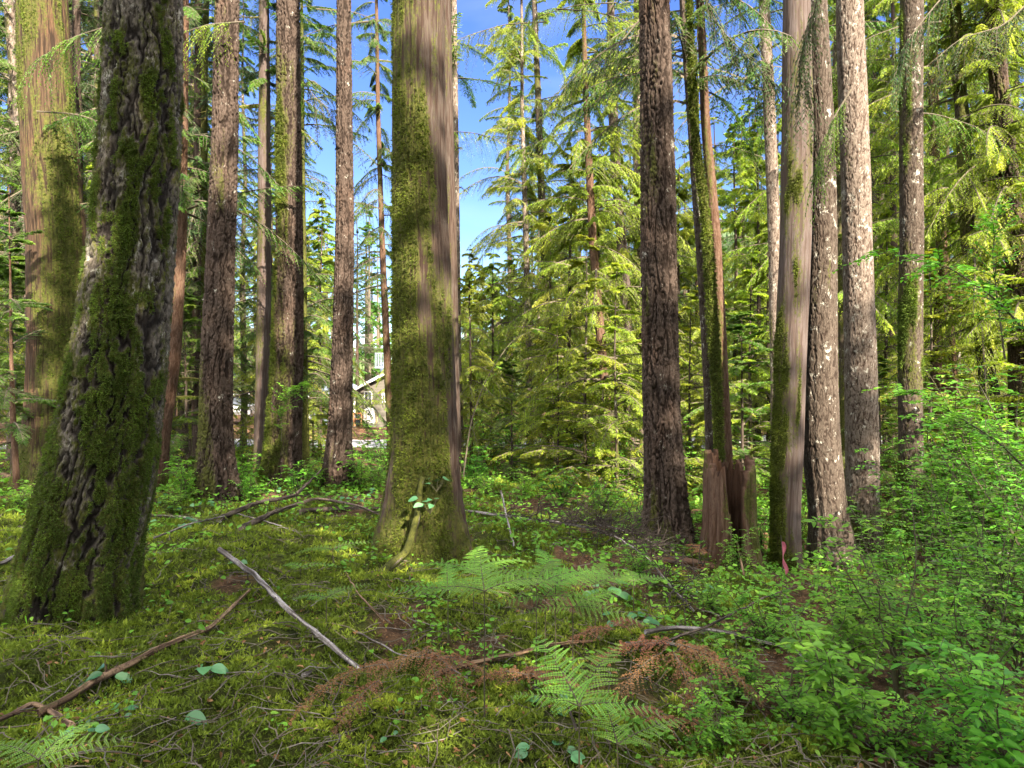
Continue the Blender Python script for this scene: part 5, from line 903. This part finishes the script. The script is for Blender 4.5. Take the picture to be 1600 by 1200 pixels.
for k_, (px, py, d_, L_, lab) in enumerate(((150, 60, 9.5, 1.6, 'green hemlock bough hanging between the thick cedar and the big mossy fir, near the top'), (145, 200, 10, 1.6, 'green hemlock bough between the thick cedar and the big mossy fir, below the top one'), (300, 60, 10, 1.5, 'bright green bough just right of the top of the big mossy fir'),
        (385, 40, 14, 2.0, 'hanging bough between the third big fir and the slim grey pole'), (500, 60, 13, 1.8, 'lacy bough crossing the sky between the two straight trunks left of centre'), (575, 40, 15, 2.2, 'lacy bough over the sky just left of the central cedar'),
        (760, 60, 14, 2.4, 'lacy bough over the sky just right of the central cedar, near the top'), (770, 230, 16, 2.4, 'lower lacy bough over the sky right of the central cedar'), (870, 30, 13, 2.2, 'sunlit bough at the top between the thin poles and the leaning red-brown trunk'), (960, 40, 12, 2.0, 'sunlit bough at the top just left of the furrowed fir'),
        (1130, 20, 11, 2.0, 'dark bough at the top just right of the furrowed fir'), (1165, 250, 14, 2.2, 'green bough hanging between the stump trio and the pale narrow trunk'), (1390, 60, 11, 1.6, 'hanging bough between the bright pale trunk and the grey-green one'), (1490, 200, 12, 2.0, 'bough sweeping down right of the grey-green trunk'), (1390, 250, 14, 1.8, 'green bough below, between the bright pale trunk and the grey-green one'), (510, 300, 16, 2.2, 'low dark bough in the sky gap left of the slim dark trunk'))):
    sg_ = 1 if k_ % 2 else -1; u_ = L_ * F / d_ / 2
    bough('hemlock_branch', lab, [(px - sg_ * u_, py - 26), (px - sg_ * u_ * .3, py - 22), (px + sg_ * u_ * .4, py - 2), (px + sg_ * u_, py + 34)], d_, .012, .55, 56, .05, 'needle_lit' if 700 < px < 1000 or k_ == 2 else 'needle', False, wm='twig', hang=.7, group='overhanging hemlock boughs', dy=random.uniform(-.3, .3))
# bent bare shoot right of the central cedar
bough('arching_sapling', 'thin bent sapling arching up right beside the pale trunk, nearly leafless', [(724, 745), (735, 660), (760, 590), (800, 530), (850, 510)], 12, .014, .4, 14, .05, 'leaf', wm='twig', cat='sapling')

# ------------------------------------------------------------------ house, tank and car beyond the road
def boxes(mb, bl, mat=0):
    for (x0, y0, z0, x1, y1, z1) in bl:
        V = [(x, y, z) for x in (x0, x1) for y in (y0, y1) for z in (z0, z1)]
        mb.add(np.array(V), [(0, 1, 3, 2), (4, 6, 7, 5), (0, 4, 5, 1), (2, 3, 7, 6), (0, 2, 6, 4), (1, 5, 7, 3)], mat=mat)
HD = 45.0; s45 = HD / F; hb = float(P3(0, 668, HD)[2]); hx0 = (548 - 800) * s45
hz = g(hx0 + 2, HD) - .1
root = empty('house', (hx0, HD, hb), 'taupe house with white-trimmed gable and slate roof seen past the slim dark trunk', 'house')
sid, nt = newmat('taupe siding'); tc = N(nt, 'ShaderNodeTexCoord'); wv = N(nt, 'ShaderNodeTexWave', bands_direction='Z', wave_profile='SAW'); wv.inputs['Scale'].default_value = 1.7
nt.links.new(tc.outputs['Object'], wv.inputs[0]); b = N(nt, 'ShaderNodeBsdfPrincipled'); nt.links.new(mix(nt, ramp(nt, wv.outputs['Fac'], 0, .2), (.045, .042, .036), (.09, .082, .07)), b.inputs['Base Color']); b.inputs['Roughness'].default_value = .8; nt.links.new(b.outputs[0], N(nt, 'ShaderNodeOutputMaterial').inputs[0])
white = plain('white painted trim', (.6, .6, .6), .6, 0, 3, .05); glass = plain('dark window glass', (.05, .06, .08), .1, 0, 1, .2); roofm = plain('slate roof', (.16, .20, .28), .7, 0, 4, .15); blue = plain('blue wall with porch shadow', (.10, .13, .2), .7, 0, 2, .1)  # blue holds the porch recess's shadow as wall colour; upper storey shares it
Wt, Wh, apx, apz = 4.6, 2.15, 2.45, 3.5
mb = MB()   # gable wall as a prism, .2 m thick, right of a recessed porch
gx0 = .6
def prism(mb, poly, y0, y1, mat=0):
    n_ = len(poly); V = [(x, y0, z) for x, z in poly] + [(x, y1, z) for x, z in poly]
    tr = [(0, q_, q_ + 1) for q_ in range(1, n_ - 1)] + [(n_, n_ + q_ + 1, n_ + q_) for q_ in range(1, n_ - 1)]
    mb.add(np.array(V), [(q_, (q_ + 1) % n_, (q_ + 1) % n_ + n_, q_ + n_) for q_ in range(n_)], tris=tr, mat=mat)
prism(mb, [(gx0, -.5), (Wt, -.5), (Wt, Wh), (apx, apz - .12), (gx0, Wh + .2)], 0, 7)
mb.build('wall', sid, root)
mb = MB(); prism(mb, [(-3.2, -.5), (gx0 - .003, -.5), (gx0 - .003, Wh), (-3.2, Wh - .1)], 2.2, 7); mb.build('porch_wall', blue, root)
mb = MB(); k1 = (apz - Wh) / (apx + .3)
prism(mb, [(-.35, Wh - .12), (apx, apz), (apx, apz + .16), (-.35, Wh + .04)], -.35, 7.3); prism(mb, [(apx + .003, apz), (Wt + .4, Wh - .12), (Wt + .4, Wh + .04), (apx + .003, apz + .16)], -.35, 7.3)
prism(mb, [(-3.4, Wh - .1), (-.36, Wh - .1), (-.36, Wh + .03), (-3.4, Wh + .03)], .9, 7.3); prism(mb, [(-3.4, Wh + .04), (-.36, Wh + .04), (-1.9, Wh + .9)], 2.3, 7.3)
rf = mb.build('roof', roofm, root)
mb = MB(); prism(mb, [(-.37, Wh - .16), (apx, apz - .04), (apx, apz + .12), (-.37, Wh + .0)], -.42, -.353); prism(mb, [(apx + .003, apz - .04), (Wt + .42, Wh - .16), (Wt + .42, Wh), (apx + .003, apz + .12)], -.42, -.353)
mb.build('bargeboard', white, rf)
for x0, z0, x1, z1 in ((.85, 1.5, 1.38, 2.32), (2.0, 1.6, 2.32, 2.2), (3.2, 1.5, 3.9, 2.3)):
    mb = MB(); f_ = .06; boxes(mb, [(x0, -.05, z0, x1, -.003, z0 + f_), (x0, -.05, z1 - f_, x1, -.003, z1), (x0, -.05, z0 + f_, x0 + f_, -.003, z1 - f_), (x1 - f_, -.05, z0 + f_, x1, -.003, z1 - f_), ((x0 + x1) / 2 - .02, -.05, z0 + f_, (x0 + x1) / 2 + .02, -.003, z1 - f_)])
    wn = mb.build('window', white, root); mb = MB(); boxes(mb, [(x0 + f_, -.03, z0 + f_, x1 - f_, -.006, z1 - f_)]); mb.build('pane', glass, wn)
mb = MB(); boxes(mb, [(.18, .02, -.3, .28, .12, Wh + .02), (-3.0, .95, -.3, -2.9, 1.05, Wh - .1)]); mb.build('porch_post', white, root)
mb = MB(); boxes(mb, [(.62, 2.15, 0, 1.4, 2.19, 1.9)][:0] + [(-1.6, 2.14, 0, -.8, 2.19, 1.95)]); mb.build('door', plain('dark door', (.03, .04, .08), .4), root)
# upper deck behind the roof
mb = MB(); boxes(mb, [(.4, 8.0, 2.0, 3.6, 11, 4.4)]); mb.build('upper_storey', blue, root)
mb = MB(); boxes(mb, [(.2, 6.9, 3.95, 2.4, 7.6, 4.05), (.2, 6.9, 5.0, 2.4, 6.98, 5.08)] + [(.2 + .12 * q_, 6.92, 4.05, .24 + .12 * q_, 6.96, 5.0) for q_ in range(19)]); mb.build('deck_railing', plain('grey railing', (.2, .25, .3), .6), root)
# white tank
tx = (577 - 800) * 43.5 / F; tg = float(P3(0, 666, 43.5)[2])
root = empty('water_tank', (tx, 43.5, tg), 'white plastic tank on the bare earth in front of the taupe house', 'tank')
mb = MB(); prf = [(0, 0), (.34, 0), (.37, .06), (.37, .45), (.355, .48), (.37, .51), (.37, .9), (.34, 1.02), (.24, 1.1), (.12, 1.12), (.12, 1.2), (0, 1.21)]
th = np.arange(28) / 28 * 6.2832; V = np.array([[(r_ * math.cos(a_), r_ * math.sin(a_), z_) for a_ in th] for r_, z_ in prf]); i_, j_ = np.meshgrid(np.arange(len(prf) - 1), np.arange(28), indexing='ij'); j2 = (j_ + 1) % 28
mb.add(V, np.stack([i_ * 28 + j_, i_ * 28 + j2, (i_ + 1) * 28 + j2, (i_ + 1) * 28 + j_], -1).reshape(-1, 4)); mb.build('tank_body', white, root, smooth=True)
mb = MB(); s_ = np.linspace(0, 1, 12); tubes(mb, np.stack([.3 + .22 * np.sin(s_ * 3), 0 * s_ - .1, .95 - .95 * s_], -1)[None], np.full((1, 12), .02), 6); mb.build('hose', plain('yellow hose', (.5, .4, .12), .6), root)
root = empty('wooden_bench', (tx - .95, 43.6, tg), 'reddish wooden frame bench standing left of the white tank', 'bench')
wd = plain('reddish timber', (.30, .13, .06), .8, 0, 9, .3)
mb = MB(); boxes(mb, [(-.05, -.2, .42, .55, .25, .47), (-.05, -.2, .75, .5, -.16, .85)]); mb.build('seat', wd, root)
for x_, y_ in ((-.03, -.18), (.45, -.18), (-.03, .18), (.45, .18)): mb = MB(); boxes(mb, [(x_, y_, 0, x_ + .06, y_ + .06, .42 if y_ > 0 else .75)]); mb.build('leg', wd, root)

# car: rear three-quarter, mostly hidden behind the third fir
CD = 46.0; cxp = (366 - 800) * CD / F; czb = float(P3(0, 657, CD)[2])
root = empty('parked_car', (cxp, CD, czb), 'white and grey car parked on the drive behind the third big trunk', 'car'); root.rotation_euler.z = R(12)
paint = plain('silver white paint', (.62, .64, .68), .3, .2, 2, .05); blk = plain('tyre rubber', (.02, .02, .02), .8); redl = plain('red lamp glass', (.4, .02, .02), .3); chrome = plain('chrome', (.6, .6, .6), .2, 1)
def hull(mb, sects, mat=0):
    """loft of cross sections along local y"""
    m_ = len(sects[0]); V = np.array(sects); k_ = len(sects)
    q = [(a_ * m_ + b_, a_ * m_ + (b_ + 1) % m_, (a_ + 1) * m_ + (b_ + 1) % m_, (a_ + 1) * m_ + b_) for a_ in range(k_ - 1) for b_ in range(m_)]
    tr = [(0, b_ + 1, b_) for b_ in range(1, m_ - 1)] + [((k_ - 1) * m_, (k_ - 1) * m_ + b_, (k_ - 1) * m_ + b_ + 1) for b_ in range(1, m_ - 1)]
    mb.add(V.reshape(-1, 3), q, tris=tr, mat=mat)
def sec(y, w_, z0, z1, rd=.08): return [(-w_ + rd, y, z0), (w_ - rd, y, z0), (w_, y, z0 + rd), (w_, y, z1 - rd), (w_ - rd * 1.5, y, z1), (-w_ + rd * 1.5, y, z1), (-w_, y, z1 - rd), (-w_, y, z0 + rd)]
mb = MB(); hull(mb, [sec(0, .84, .42, .98), sec(.12, .92, .33, 1.02), sec(2.6, .94, .28, 1.03), sec(4.2, .90, .30, .95), sec(4.5, .78, .38, .78)]); body = mb.build('body', paint, root, smooth=False)
mb = MB(); hull(mb, [sec(.12, .80, 1.03, 1.08, .02), sec(.5, .74, 1.03, 1.66, .1), sec(2.3, .74, 1.03, 1.68, .1), sec(3.2, .78, 1.03, 1.06, .01)]); mb.build('cabin_glass', glass, root)
mb = MB(); hull(mb, [sec(.42, .72, 1.665, 1.72, .02), sec(2.35, .72, 1.69, 1.74, .02)]); mb.build('roof', paint, root)
mb = MB(); boxes(mb, [(-.9, -.12, .38, .9, -.003, .56)]); mb.build('bumper', plain('grey bumper', (.12, .12, .13), .5), root)
mb = MB(); boxes(mb, [(-.25, -.02, .66, .25, -.004, .78)]); mb.build('number_plate', white, root)
for x_ in (-.82, .66): mb = MB(); boxes(mb, [(x_, -.03, .72, x_ + .16, -.003, .96)]); mb.build('tail_light', redl, root)
for x_ in (-.96, .76):
    for y_ in (.8, 3.6):
        mb = MB(); a_ = np.arange(20) / 20 * 6.2832; V = np.array([[(xx, y_ + r_ * math.cos(q_), .34 + r_ * math.sin(q_)) for q_ in a_] for xx, r_ in ((x_, .2), (x_, .33), (x_ + .03, .345), (x_ + .17, .345), (x_ + .2, .33), (x_ + .2, .2))]); i_, j_ = np.meshgrid(np.arange(5), np.arange(20), indexing='ij'); j2 = (j_ + 1) % 20
        mb.add(V, np.stack([i_ * 20 + j_, i_ * 20 + j2, (i_ + 1) * 20 + j2, (i_ + 1) * 20 + j_], -1).reshape(-1, 4)); wh = mb.build('wheel', blk, root)
        mb = MB(); mb.add(np.concatenate([V[0] + [.01, 0, 0], [[x_ + .03, y_, .34]], V[5] - [.01, 0, 0], [[x_ + .17, y_, .34]]]), tris=[(q_, (q_ + 1) % 20, 20) for q_ in range(20)] + [(21 + q_, 21 + (q_ + 1) % 20, 41) for q_ in range(20)]); mb.build('rim', chrome, wh)
